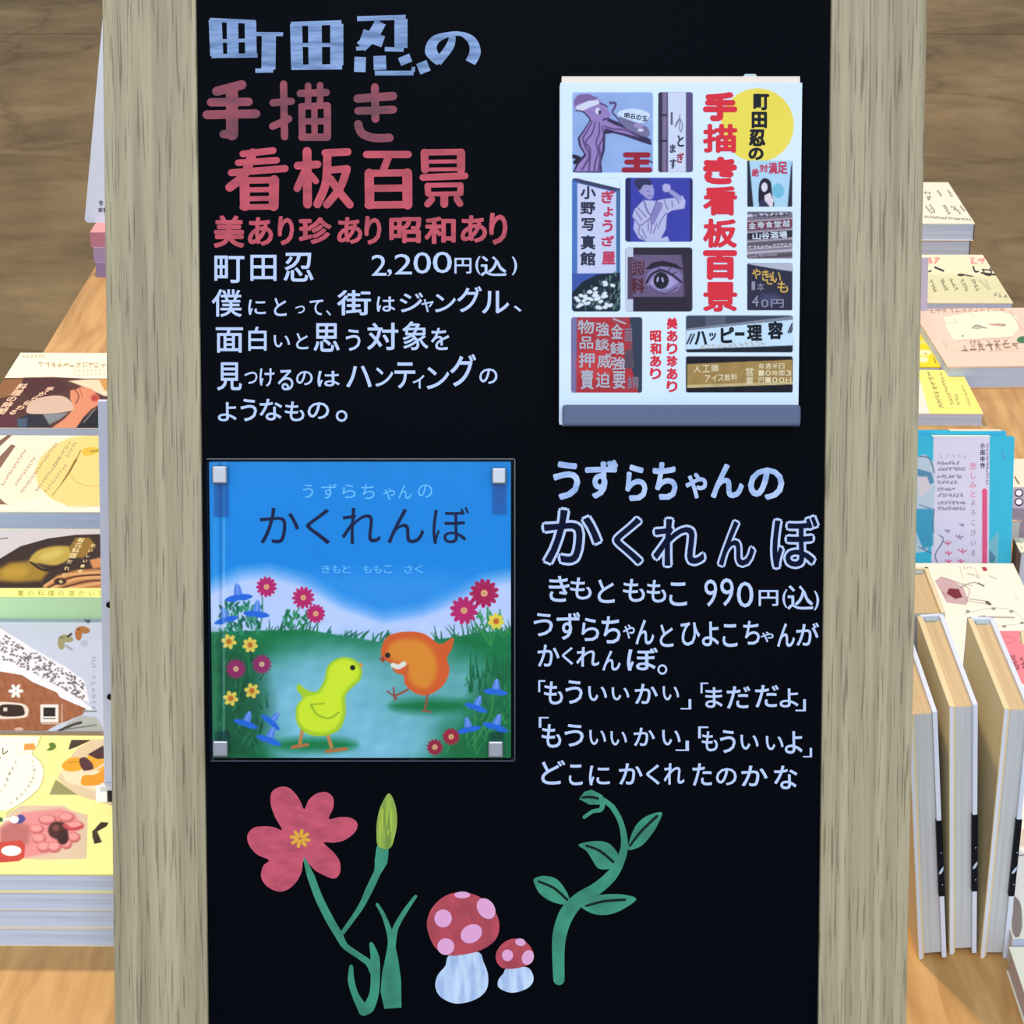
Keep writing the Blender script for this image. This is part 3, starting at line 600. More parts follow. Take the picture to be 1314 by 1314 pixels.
for P in ([(800, 400), (750, 440), (700, 470), (650, 410)], [(800, 400), (810, 480), (800, 540)], [(780, 420), (780, 520)], [(700, 480), (690, 540), (740, 600)], [(860, 450), (830, 540)], [(660, 330), (720, 420)], [(680, 300), (760, 390)], [(950, 350), (900, 420), (870, 500)], [(930, 230), (960, 320)], [(1040, 215), (1070, 260)], [(1000, 240), (1010, 300)], [(720, 500), (760, 590)]):
    S.line(P, 8, LN)
# 5: painted eye
photo(565, 677, 1193, 1275, (62, 52, 70), TQ, 28)
S.rect(560, 670, 640, 1280, (190, 196, 216)); S.rect(586, 765, 645, 1160, (80, 62, 88)); S.rect(640, 670, 1200, 750, (44, 36, 52), 8); S.rect(640, 745, 1110, 1140, (102, 84, 118), 8); S.rect(640, 1140, 1160, 1280, (40, 32, 48), 6); S.poly([(1090, 740), (1195, 740), (1195, 1280), (1150, 1280)], (48, 40, 58), 14)
S.poly([(790, 900), (900, 850), (1040, 880), (1100, 960), (1050, 1080), (900, 1105), (800, 1060), (760, 1000)], (126, 112, 160), 14, smooth=True)
S.poly([(750, 880), (820, 815), (920, 800), (1040, 830), (1115, 885), (1020, 865), (900, 850), (800, 880)], (34, 26, 44), 3)
S.line([(765, 1005), (810, 930), (900, 890), (1000, 930), (1090, 1000)], 20, (36, 28, 48)); S.line([(790, 1040), (860, 1090), (950, 1105), (1050, 1050)], 8, (60, 44, 76)); S.poly([(790, 1010), (850, 920), (920, 905), (1000, 950), (1060, 1000), (980, 1060), (880, 1075)], (160, 150, 196), 3)
S.ell(900, 985, 72, 80, (30, 26, 44)); S.ell(868, 975, 9, 26, (180, 176, 210), rot=10); S.ell(915, 978, 9, 26, (170, 166, 204), rot=-15)
for a, b in (((900, 890), (880, 870)), ((960, 905), (990, 870)), ((1000, 930), (1040, 905))): S.line([a, b], 8, (36, 28, 48), smooth=False)
S.T = TQ; S.poly([(620, 800), (740, 800), (740, 935), (620, 935)], (74, 36, 54))
# 6: small sign with a portrait
TR = (870, 200, 160 / 678)
photo(376, 25, 622, 277, (168, 204, 226), TR, 8)
S.poly([(376, 25), (388, 25), (410, 277), (376, 277)], (34, 36, 52)); S.poly([(622, 25), (614, 60), (596, 277), (622, 277)], (40, 42, 62)); S.ell(545, 190, 32, 40, (110, 180, 206), 8)
S.poly([(445, 270), (440, 170), (455, 130), (480, 122), (505, 145), (512, 210), (520, 275)], (28, 28, 44), 2, smooth=True); S.ell(470, 170, 17, 26, (214, 208, 222)); S.poly([(470, 215), (500, 200), (520, 240), (515, 277), (470, 277)], (220, 206, 216)); S.poly([(440, 245), (470, 240), (500, 277), (440, 277)], (48, 52, 86))
# 7: stacked shop boards
photo(376, 303, 622, 558, (116, 104, 122), TR, 8)
for y, c, h in ((318, (190, 190, 204), 14), (375, (116, 58, 72), 44), (430, (46, 42, 54), 36), (480, (90, 84, 96), 30), (520, (176, 168, 180), 14), (545, (84, 72, 80), 20)): S.poly([(376, y - h / 2 + 8), (622, y - h / 2 - 8), (622, y + h / 2 - 8), (376, y + h / 2 + 8)], c, 1)
for y in (345, 405, 455, 498): S.line([(376, y + 12), (622, y - 6)], 7, (170, 160, 170), smooth=False)
S.scrib((382, 500), (620, 480), 20, (206, 206, 216), 5, 4); S.scrib((400, 325), (620, 312), 26, (50, 48, 60), 7, 5); S.scrib((382, 548), (540, 538), 16, (176, 170, 180), 4, 6)
# 8: dark board with yellow writing
photo(376, 585, 622, 840, (42, 42, 62), TR, 8); S.poly([(376, 585), (622, 585), (622, 628), (560, 620), (400, 592)], (172, 176, 190)); S.ell(500, 780, 60, 30, (62, 68, 100), 30)
# 9: red board
TI = (725, 400, 170 / 1314)
photo(62, 55, 765, 803, (172, 46, 56), TI, 25)
S.poly([(60, 50), (120, 50), (110, 810), (60, 810)], (112, 112, 158), 24); S.poly([(640, 50), (770, 50), (770, 810), (730, 810), (660, 560), (670, 300)], (48, 58, 78), 8); S.poly([(600, 380), (670, 380), (690, 560), (580, 560)], (84, 74, 86), 14); S.ell(300, 520, 190, 160, (206, 66, 66), 60, .6)
S.rect(470, 60, 620, 120, (150, 60, 70)); S.line([(480, 70), (600, 118)], 14, (190, 180, 194), smooth=False); S.line([(650, 380), (650, 130)], 30, (84, 88, 108), smooth=False, a=.5)
# 10: long white board
TJ = (870, 200, 160 / 678)
photo(43, 868, 624, 1068, (58, 64, 80), TJ, 12)
S.poly([(43, 950), (624, 890), (624, 1030), (43, 1052)], (192, 216, 236)); S.poly([(43, 1056), (624, 1034), (624, 1070), (43, 1070)], (22, 28, 40)); S.rect(150, 870, 260, 930, (84, 88, 104), 4); S.poly([(43, 940), (624, 872), (624, 890), (43, 950)], (124, 130, 146))
for x in (50, 66): S.line([(x, 1020), (x + 22, 970)], 9, (40, 46, 60), smooth=False)
for x in (600, 612): S.line([(x, 960), (x + 20, 915)], 9, (40, 46, 60), smooth=False)
S.scrib((120, 1040), (480, 1018), 30, (170, 150, 120), 4, 9)
# 11: long ochre board
photo(43, 1090, 624, 1287, (24, 22, 30), TJ, 12)
S.poly([(50, 1132), (624, 1108), (624, 1242), (50, 1262)], (160, 128, 74), 2); S.poly([(50, 1245), (624, 1228), (624, 1242), (50, 1262)], (196, 176, 126), 2)
S.noise(5, 8, 8)
done(); S.noise(1.5, 30, 30)
pr = S.build('cover_print', bk)
NB = 0.0219
TITLE = mat((212, 44, 60), .5, name='title_red'); INK = mat((20, 24, 34), .5, name='black_ink')
mb = MB()
for ch, y0_, y1_ in (('手', 118, 155.5), ('描', 159, 196), ('き', 201, 236.5), ('看', 239, 276.5), ('板', 280.5, 318), ('百', 321, 359), ('景', 361.7, 400)):
    put_glyph(mb, KP, NB, ch, (902, y0_, 946, y1_), TITLE, 0.034 if ch in '描看景板' else 0.055)
for i, ch in enumerate('美あり珍あり'): y = 407.5 + i * 16.2; put_glyph(mb, KP, NB, ch, (855.5, y, 869.5, y + 14.8), TITLE, .045)
for i, ch in enumerate('昭和あり'): y = 424 + i * 16; put_glyph(mb, KP, NB, ch, (834, y, 848.5, y + 14.8), TITLE, .045)
mb.build('title_lettering', pr)
mb = MB()
for ch, b in (('町', (983, 143, 1055, 218)), ('田', (975, 225, 1045, 300)), ('忍', (962, 305, 1038, 382)), ('の', (960, 388, 1030, 445))): put_glyph(mb, KP, NB, ch, tx(T3, b), INK, .05)
mb.build('author_lettering', pr); mb = MB()
DK = mat((44, 46, 70), .5, name='dark_print'); PR = mat((188, 58, 92), .5, name='pink_print'); WR = mat((196, 204, 216), .5, name='white_print'); OC = mat((196, 158, 78), .5, name='yellow_print'); MR = mat((150, 40, 60), .5, name='maroon_print'); BR = mat((84, 30, 46), .5, name='brown_print'); CRM = mat((222, 206, 166), .5, name='cream_print')
def g(ch, T, box, m, off=.03, sh=0): put_glyph(mb, KP, NB, ch, tx(T, box), m, off, sh)
g('王', TO, (560, 660, 865, 860), mat((148, 30, 50), .5), .06)
for i, ch in enumerate('明石の玉'): g(ch, TO, (590 + i * 58, 270 + i * 10, 640 + i * 58, 320 + i * 10), DK, .03)
mb.build('photo_lettering', pr); mb = MB()
g('と', TO, (1115, 490, 1180, 605), DK); g('ぎ', TO, (1110, 665, 1180, 765), MR); g('ま', TO, (1040, 580, 1098, 665), DK); g('す', TO, (1040, 725, 1105, 825), DK)
mb.build('photo_lettering', pr); mb = MB()
for ch, b in (('小', (145, 100, 290, 222)), ('野', (145, 250, 285, 365)), ('写', (155, 400, 280, 520)), ('真', (148, 560, 285, 695)), ('館', (142, 715, 285, 845))): g(ch, TQ, b, DK, .03)
for ch, b in (('ぎ', (340, 140, 465, 262)), ('ょ', (360, 295, 452, 385)), ('う', (350, 415, 448, 535)), ('ざ', (340, 565, 462, 665)), ('屋', (345, 712, 470, 838))): g(ch, TQ, b, PR, .04)
mb.build('photo_lettering', pr); mb = MB()
g('眼', TQ, (625, 800, 738, 935), mat((112, 84, 110), .5), .0); g('科', TQ, (620, 960, 745, 1105), BR, .03)
mb.build('photo_lettering', pr); mb = MB()
for ch, b in (('絶', (402, 68, 440, 112)), ('対', (442, 45, 490, 90)), ('満', (492, 35, 540, 98)), ('足', (540, 32, 596, 98))): g(ch, TR, b, PR, .03)
mb.build('photo_lettering', pr); mb = MB()
for i, ch in enumerate('金寿食堂越'): g(ch, TR, (384 + i * 46, 362 - i * 3, 424 + i * 46, 398 - i * 3), WR, .02)
for i, ch in enumerate('山谷酒場'): g(ch, TR, (405 + i * 48, 418 - i * 3, 450 + i * 48, 456 - i * 3), WR, .03)
mb.build('photo_lettering', pr); mb = MB()
for ch, b in (('や', (402, 612, 450, 670)), ('き', (455, 620, 495, 680)), ('さ', (480, 640, 520, 700)), ('い', (512, 630, 560, 690)), ('も', (540, 680, 600, 745))): g(ch, TR, b, OC, .025)
for ch, b in (('1', (400, 682, 420, 730)), ('本', (428, 690, 470, 735)), ('4', (402, 760, 438, 820)), ('0', (452, 780, 492, 825)), ('円', (505, 780, 575, 825))): g(ch, TR, b, mat((140, 134, 156), .5), .01)
mb.build('photo_lettering', pr); mb = MB()
for row in ((('物', 125, 80, 290, 220), ('強', 305, 105, 440, 245), ('金', 455, 120, 575, 270), ('面', 590, 165, 668, 300)), (('品', 145, 245, 280, 370), ('談', 300, 265, 440, 385), ('錢', 445, 300, 590, 425)),
            (('押', 135, 405, 295, 555), ('威', 320, 415, 460, 560), ('強', 455, 445, 600, 580)), (('賣', 155, 575, 285, 770), ('迫', 305, 600, 450, 755), ('要', 475, 590, 600, 765), ('請', 618, 640, 735, 765))):
    for ch, *b in row: g(ch, TI, b, mat((170, 172, 184), .5) if b[0] < 580 else mat((128, 110, 128), .5), .02)
mb.build('photo_lettering', pr); mb = MB()
for ch, b in (('ハ', (90, 952, 158, 1028)), ('ッ', (168, 960, 208, 1005)), ('ピ', (232, 930, 305, 1018)), ('ー', (310, 958, 362, 978)), ('理', (375, 918, 458, 1005)), ('容', (488, 898, 572, 998))): g(ch, TJ, b, INK, .045)
mb.build('photo_lettering', pr); mb = MB()
for i, ch in enumerate('アイス飲料'): g(ch, TJ, (145 + i * 36, 1192 - i * 2, 178 + i * 36, 1230 - i * 2), CRM, .02)
for i, ch in enumerate('人工頭'): g(ch, TJ, (85 + i * 48, 1140 - i * 2, 125 + i * 48, 1178 - i * 2), CRM, .02)
for j, t in enumerate(('毎週半日', '10時間3', '円100H')):
    for i, ch in enumerate(t): g(ch, TJ, (438 + i * 37, 1128 + j * 38, 468 + i * 37, 1158 + j * 38), CRM, .02)
for i, ch in enumerate('営業'): g(ch, TJ, (368, 1150 + i * 50, 410, 1196 + i * 50), CRM, .02)
mb.build('photo_lettering', pr)
# the grey ledge that carries the book
u0, u1, v0, v1 = bbox_on(BP, 722, 520, 1028, 546, 0.030)
lg = root('book_ledge', BP.moved((u0 + u1) / 2, v0, 0), 'narrow grey plastic ledge on the blackboard under the white softcover book', 'ledge')
hw2 = (u1 - u0) / 2; mb = MB(); mb.box(-hw2, hw2, 0, v1 - v0, 0.0235, 0.030, LEDGE); mb.build('front_lip', lg, 0.0018)
mb = MB(); mb.box(-hw2, hw2, -0.0008, 0.0, 0.0005, 0.0238, LEDGE); mb.build('shelf_plate', lg)

# picture book held by four metal clips under a clear sheet
PBN = 0.008
u0, u1, v0, v1 = bbox_on(BP, 273, 593, 655.5, 972.5, PBN)
PP = BP.moved((u0 + u1) / 2, v0, 0)
pb = root('picture_book', PP, 'square blue picture book with a yellow chick and an orange bird, clipped to the blackboard', 'book')
hw, hh = (u1 - u0) / 2, v1 - v0
mb = MB(); mb.box(-hw, hw, 0, hh, PBN - .0016, PBN - .0002, mat((30, 110, 180), .4)); mb.box(-hw, hw, 0, hh, 0.0006, 0.0018, mat((30, 110, 180), .4)); mb.box(-hw, -hw + .0015, 0, hh, .0018, PBN - .0016, mat((30, 110, 180), .4)); mb.build('cover', pb, 0.0003)
mb = MB(); mb.box(-hw + .0015, hw - .003, .003, hh - .003, .0018, PBN - .0016, PAGES); mb.build('page_block', pb)
S = Sheet(PP, -hw, hw, 0, hh, PBN, 430, 430, (20, 134, 214))
S.T = (0, 0, 1)
S.poly([(200, 735), (272, 752), (310, 735), (345, 732), (395, 745), (440, 772), (490, 790), (540, 782), (590, 760), (620, 745), (656, 738), (760, 735), (760, 1100), (200, 1100)], (188, 204, 242), 24)
S.poly([(395, 740), (450, 772), (500, 788), (560, 775), (610, 745), (560, 735), (450, 735)], (60, 150, 224), 30, .7)
r = random.Random(5)
def blade(x, y, h, lean, col, wd=4): S.line([(x, y), (x + lean * .4, y - h * .6), (x + lean, y - h)], wd, col, w2=.6)
GD = (18, 100, 66)
for k in range(60):
    x = r.uniform(340, 500); blade(x, 824, r.uniform(12, 30) if x < 420 else r.uniform(10, 16), r.uniform(-2, 14), r.choice([GD, (30, 112, 74), (22, 88, 80)]), 3.5)
for k in range(40):
    x = r.uniform(560, 660); blade(x, 828, r.uniform(14, 34), r.uniform(-14, 2), r.choice([GD, (34, 120, 72)]), 3.5)
S.poly([(200, 811), (272, 811), (330, 809), (394, 808), (447, 817), (488, 824), (530, 824), (572, 819), (620, 811), (660, 809), (760, 809), (760, 1100), (200, 1100)], (18, 116, 66), 2)
S.poly([(340, 850), (400, 830), (480, 832), (560, 840), (610, 852), (625, 885), (600, 915), (570, 940), (535, 985), (380, 985), (345, 945), (330, 900)], (104, 172, 178), 46, .95, True)
S.poly([(350, 870), (440, 850), (480, 880), (500, 920), (540, 925), (520, 985), (400, 985), (352, 930)], (126, 186, 208), 50, .9, True)
S.noise(5, 14, 9, [(260, 800), (660, 800), (660, 980), (260, 980)])
S.poly([(272, 815), (330, 840), (345, 900), (330, 975), (272, 975)], (20, 82, 54), 30, .8); S.poly([(656, 840), (612, 880), (600, 930), (560, 975), (656, 975)], (22, 104, 60), 26, .85)
S.ell(556, 906, 56, 9, (16, 116, 66), 12); S.ell(404, 956, 54, 9, (18, 120, 68), 12)
r = random.Random(8)
for k in range(120):
    x, y = r.uniform(275, 350), r.uniform(830, 970)
    if x < 345 - abs(y - 900) * .1: S.line([(x, y), (x + r.uniform(-8, 8), y - r.uniform(6, 14))], 3, r.choice([(30, 104, 66), (14, 66, 46), (44, 124, 78)]), a=.7, w2=1)
for k in range(60):
    x, y = r.uniform(595, 655), r.uniform(870, 970); S.line([(x, y), (x + r.uniform(-8, 8), y - r.uniform(6, 14))], 2.5, r.choice([(40, 134, 76), (14, 84, 52), (60, 150, 84)]), a=.7, w2=1)
for k in range(26): blade(r.uniform(600, 656), r.uniform(860, 890), r.uniform(18, 34), r.uniform(-10, 6), (16, 98, 58), 3)
TG = (270, 730, 150 / 788)
def stem(P, wd=8, c=(34, 118, 72)): S.line(P, wd, c)
S.T = TG
for P in ([(180, 250), (190, 350), (200, 480), (260, 640), (270, 740)], [(350, 190), (350, 300), (330, 420)], [(600, 260), (560, 330), (540, 400)], [(680, 350), (600, 400)], [(200, 640), (200, 820), (150, 960)], [(260, 540), (260, 700)]): stem(P)
for k in range(90):
    x, y = r.uniform(60, 340), r.uniform(230, 440); S.ell(x, y, 10, 24, r.choice([(24, 110, 80), (46, 140, 96), (18, 90, 66)]), 2, .85, r.uniform(-50, 50))
for k in range(30):
    x, y = r.uniform(500, 660), r.uniform(290, 400); S.ell(x, y, 9, 24, r.choice([(24, 110, 70), (46, 140, 86)]), 2, .85, r.uniform(-60, 60))
def daisy(x, y, R_, n, c, hc, hr, wd):
    for k in range(n):
        a = 2 * math.pi * k / n + .2; S.ell(x + math.cos(a) * R_ * .62, y + math.sin(a) * R_ * .62, R_ * .40, wd, c, 1.0, 1, math.degrees(a))
    S.ell(x, y, R_ * .55, R_ * .55, c); S.ell(x, y, hr, hr, hc); S.ell(x, y, hr * .5, hr * .5, [h * .85 for h in hc])
MG = (186, 34, 100); PC = (236, 172, 120)
for x, y, q in ((378, 121, 70), (626, 194, 76), (710, 302, 64)): daisy(x, y, q, 13, MG, PC, 18, 13)
for x, y, q in ((172, 674, 68), (347, 643, 66)): daisy(x, y, q, 14, (146, 40, 96), (226, 180, 140), 18, 11)
def bell(x, y, s_, rot=0):
    q = math.radians(rot)
    def T_(a, b): return (x + (a * math.cos(q) - b * math.sin(q)) * s_, y + (a * math.sin(q) + b * math.cos(q)) * s_)
    S.poly([T_(-22, -70), T_(0, -100), T_(22, -70), T_(28, 0), T_(-28, 0)], (86, 130, 216), 2, smooth=True); S.line([T_(0, -95), T_(0, -10)], 10 * s_, (130, 160, 230))
    for a in (-1, 0.05, 1): S.poly([T_(0, -14), T_(a * 60, -20 + abs(a) * 6), T_(a * 100, 10 + (1 - abs(a)) * 30), T_(a * 40, 30 + (1 - abs(a)) * 10), T_(-6 * a, 14)], (34, 102, 210) if a else (50, 124, 226), 2, smooth=True)
for x, y, s_, ro in ((190, 190, .95, -8), (310, 300, .9, 6), (105, 340, .85, -15), (240, 1040, .85, 18), (410, 1030, .8, 40), (395, 1150, .9, 20)): bell(x, y, s_, ro)
for x, y, n in ((125, 490, 6), (268, 513, 7), (280, 822, 6), (137, 873, 6)):
    daisy(x, y, 52, n, (226, 200, 84), (206, 120, 40), 20, 15)
S.T = (260, 770, 410 / 1314)
for P in ([(1170, 30), (1180, 110), (1185, 190)], [(1100, 60), (1140, 120), (1180, 180)], [(1210, 110), (1190, 180)], [(1200, 370), (1180, 480), (1110, 600)], [(1120, 420), (1120, 620)], [(1020, 590), (1000, 630)]): S.line(P, 6, (50, 142, 72))
for k in range(26): x, y = r.uniform(1110, 1260), r.uniform(60, 180); S.line([(x, y), (x + r.uniform(-20, 20), y - 30)], 9, (46, 140, 70), w2=2, a=.9)
daisy(1075, 43, 58, 12, MG, PC, 13, 11); daisy(1158, -28, 60, 13, (172, 26, 80), PC, 14, 11); daisy(1207, 87, 34, 7, (228, 206, 70), (214, 112, 40), 13, 10)
daisy(955, 605, 34, 12, (150, 36, 60), (226, 170, 120), 11, 7); daisy(1022, 562, 36, 12, (160, 34, 60), (226, 170, 120), 11, 7)
for x, y, s_, ro in ((1205, 375, .52, 6), (1125, 440, .5, 20), (1095, 530, .5, -12), (1205, 520, .55, 18)): bell(x, y, s_, ro)
# two plain birds: a yellow chick and a round orange one
YB = (208, 226, 44)
S.line([(410, 535), (400, 590)], 14, (190, 130, 70)); S.line([(512, 545), (530, 605)], 14, (190, 130, 70)); S.line([(370, 605), (430, 595)], 14, (180, 110, 60)); S.line([(510, 622), (590, 612)], 14, (180, 110, 60))
S.poly([(500, 330), (515, 270), (560, 238), (615, 240), (652, 275), (650, 325), (615, 360), (588, 395), (588, 470), (560, 535), (490, 560), (425, 548), (388, 505), (385, 440), (410, 402), (388, 370), (395, 345), (430, 370), (470, 375)], (168, 200, 40), 5, smooth=True)
S.poly([(510, 335), (525, 275), (565, 247), (610, 250), (640, 280), (638, 318), (600, 355), (572, 400), (572, 470), (545, 525), (490, 545), (430, 532), (398, 498), (396, 440), (425, 400), (480, 382)], YB, 10, smooth=True)
S.line([(445, 430), (470, 470), (520, 486), (560, 462)], 8, (150, 180, 36)); S.line([(445, 430), (500, 425)], 6, (150, 180, 36))
S.poly([(645, 255), (662, 268), (645, 282)], (216, 150, 70), 2); S.ell(617, 278, 11, 11, (24, 24, 22))
S.poly([(735, 200), (760, 150), (830, 130), (910, 138), (975, 180), (1030, 155), (1025, 200), (1005, 240), (1015, 290), (990, 350), (930, 390), (880, 385), (835, 350), (825, 310), (790, 290), (775, 262), (740, 240)], (214, 92, 40), 3, smooth=True)
S.poly([(760, 215), (785, 175), (850, 160), (920, 180), (960, 240), (960, 310), (925, 360), (880, 355), (850, 320), (840, 270), (790, 250)], (222, 140, 44), 26, .95, True)
S.line([(783, 268), (805, 275), (828, 262)], 20, (226, 226, 214)); S.line([(845, 265), (835, 300), (800, 300), (782, 280)], 6, (190, 100, 40))
S.poly([(742, 232), (724, 240), (742, 258), (752, 246)], (150, 70, 50), 2); S.ell(761, 227, 11, 11, (28, 26, 24))
S.line([(845, 368), (800, 390), (785, 395)], 9, (150, 84, 60)); S.line([(760, 375), (800, 405)], 7, (140, 76, 60)); S.line([(785, 360), (790, 412)], 7, (140, 76, 60)); S.line([(925, 390), (915, 450)], 9, (150, 84, 60)); S.line([(905, 455), (940, 460)], 8, (140, 90, 60))
S.T = (0, 0, 1)
# cover hinge beside the spine: shade and highlights of its groove painted on
S.rect(273, 593, 279, 973, (255, 255, 255), 5, .10); S.rect(282, 593, 284.5, 973, (10, 50, 70), 3, .22); S.rect(286, 593, 288.5, 973, (220, 240, 250), 2, .30)
S.noise(1.5, 25, 25)
pr = S.build('cover_print', pb)
mb = MB(); NAVY = mat((16, 26, 66), .5, name='navy_print'); TH5 = (260, 570, 410 / 1314)
for ch, b in (('か', (235, 262, 398, 408)), ('く', (425, 265, 525, 412)), ('れ', (572, 262, 732, 410)), ('ん', (760, 265, 912, 408)), ('ぼ', (945, 258, 1095, 410))): put_glyph(mb, PP, PBN + .0003, ch, tx(TH5, b), NAVY, -0.004)
CY_ = mat((112, 196, 242), .5, name='pale_cyan_print')
for ch, b in (('う', (412, 165, 455, 222)), ('ず', (488, 162, 552, 225)), ('ら', (575, 165, 630, 222)), ('ち', (652, 165, 708, 225)), ('ゃ', (742, 180, 792, 230)), ('ん', (805, 165, 860, 225)), ('の', (885, 165, 945, 220))): put_glyph(mb, PP, PBN + .0003, ch, tx(TH5, b), CY_, 0.005)
for i, ch in enumerate('きもと ももこ さく'):
    if ch != ' ': x = 490 + i * 42.5; put_glyph(mb, PP, PBN + .0003, ch, tx(TH5, (x, 498, x + 34, 530)), CY_, 0.0)
mb.build('title_lettering', pr)
# clear sheet
def clear_mat(name, tint, alpha, rough=0.08):
    m = bpy.data.materials.new(name); m.use_nodes = True; n = m.node_tree.nodes; L = m.node_tree.links
    n.remove(n['Principled BSDF']); o = n['Material Output']
    t = n.new('ShaderNodeBsdfTransparent'); t.inputs[0].default_value = (*tint, 1); gl = n.new('ShaderNodeBsdfGlossy'); gl.inputs['Roughness'].default_value = rough; gl.inputs[0].default_value = (1, 1, 1, 1)
    fr = n.new('ShaderNodeFresnel'); fr.inputs[0].default_value = alpha; mx = n.new('ShaderNodeMixShader')
    L.new(fr.outputs[0], mx.inputs[0]); L.new(t.outputs[0], mx.inputs[1]); L.new(gl.outputs[0], mx.inputs[2]); L.new(mx.outputs[0], o.inputs[0]); return m
CLEAR = clear_mat('clear_acrylic', (0.985, 0.99, 0.99), 1.12)
AN = 0.0105
a0, a1, b0, b1 = bbox_on(BP, 270, 589.5, 660, 976, AN)
AP = BP.moved((a0 + a1) / 2, b0, 0)
ac = root('acrylic_sheet', AP, 'clear acrylic sheet covering the square blue picture book', 'sheet')
ah, aw = b1 - b0, (a1 - a0) / 2
mb = MB(); rr = 0.003; pts = []
for cx, cy, s0 in ((aw - rr, rr, -90), (aw - rr, ah - rr, 0), (-aw + rr, ah - rr, 90), (-aw + rr, rr, 180)):
    for k in range(5): t = math.radians(s0 + 22.5 * k); pts.append((cx + rr * math.cos(t), cy + rr * math.sin(t)))
mb.prism(pts, AN - .0018, AN, CLEAR); mb.build('clear_panel', ac)
EDGE = mat((52, 60, 74), .3, name='acrylic_edge', spec=.6)
mb = MB(); mb.box(-aw, aw, ah, ah + .0006, AN - .0018, AN, EDGE); mb.box(-aw, aw, -.0006, 0, AN - .0018, AN, EDGE); mb.box(aw, aw + .0006, 0, ah, AN - .0018, AN, EDGE); mb.build('sheet_edge', ac)
CL = [((272, 598, 291, 620.5), 'upper left'), ((631, 600.5, 649.5, 621), 'upper right'), ((273, 951, 292, 971), 'lower left'), ((626.5, 951.5, 645.5, 972), 'lower right')]
TAPE = clear_mat('strap_film', (0.62, 0.80, 0.88), 1.2, .3)
for (x0, y0, x1, y1), wh in CL:
    c0, c1, d0, d1 = bbox_on(BP, x0, y0, x1, y1, .0155)
    CP = BP.moved((c0 + c1) / 2, d0, AN + .0003)
    cl = root('metal_clip', CP, 'small square metal clip at the %s corner of the picture book' % wh, 'clip', 'metal clips at the corners of the picture book')
    h_, w_ = d1 - d0, (c1 - c0) / 2
    mb = MB(); mb.box(-w_, w_, 0, h_, .0014, .0052, METAL); mb.build('clip_plate', cl, .0009)
    mb = MB(); mb.box(-w_ * .8, w_ * .8, h_ * .1, h_ * .9, 0, .0014, mat((40, 42, 48), .5, name='magnet')); mb.build('magnet', cl)
    up = 'upper' in wh
    mb = MB()
    if up: mb.box(-w_ * .95, w_ * 1.05, -h_ * 1.95, -.0003, .0001, .0003, TAPE)
    else: mb.box(-w_ * .9, w_ * 1.1, h_ + .0003, h_ * 1.55, .0001, .0003, TAPE)
    mb.build('clear_strap', cl)

# ------------------------------------------------------------------ books on the table
def cov(c, r=.42): return mat(c, r, name='cover_%d_%d_%d' % c)
def vat(px, py, h): return TP.hit(px, py, h)
def book(name, label, group, cu, v0, wd, dp, h0, t, color, rot=0.0, spine='B', paint=None, res=0, spine_color=None, letters=None, pages=None, ct=.0009, base=None):
    """a lying softcover; cu is the middle, v0 the near edge; spine on side L, R, B (far) or F (near)"""
    P0 = TP.moved(cu, v0, h0, rot)
    b = root(name, P0, label, 'book', group)
    m = cov(color); ms = cov(spine_color) if spine_color else m; x = wd / 2
    mb = MB(); mb.box(-x, x, 0, dp, t - ct, t, m); mb.box(-x, x, 0, dp, 0, ct, m)
    if spine == 'B': mb.box(-x, x, dp - ct, dp, ct, t - ct, ms)
    if spine == 'F': mb.box(-x, x, -.0002, ct, ct * .5, t - ct * .5, ms)
    if spine == 'L': mb.box(-x, -x + ct, 0, dp, ct, t - ct, ms)
    if spine == 'R': mb.box(x - ct, x, 0, dp, ct, t - ct, ms)
    mb.build('cover', b)
    q = {s: (.0012 if s != spine else ct) for s in 'LRBF'}
    mb = MB(); mb.box(-x + q['L'], x - q['R'], q['F'], dp - q['B'], ct, t - ct, pages or PAGES); mb.build('page_block', b)
    if paint:
        S = Sheet(P0, -x, x, 0, dp, t + .0002, max(8, int(wd / res)), max(8, int(dp / res)), base or color)
        paint(S); pr = S.build('cover_print', b)
        if letters:
            mb = MB(); letters(mb, P0, t + .0004); mb.build('cover_lettering', pr)
    return b, P0

RES = 0.00055
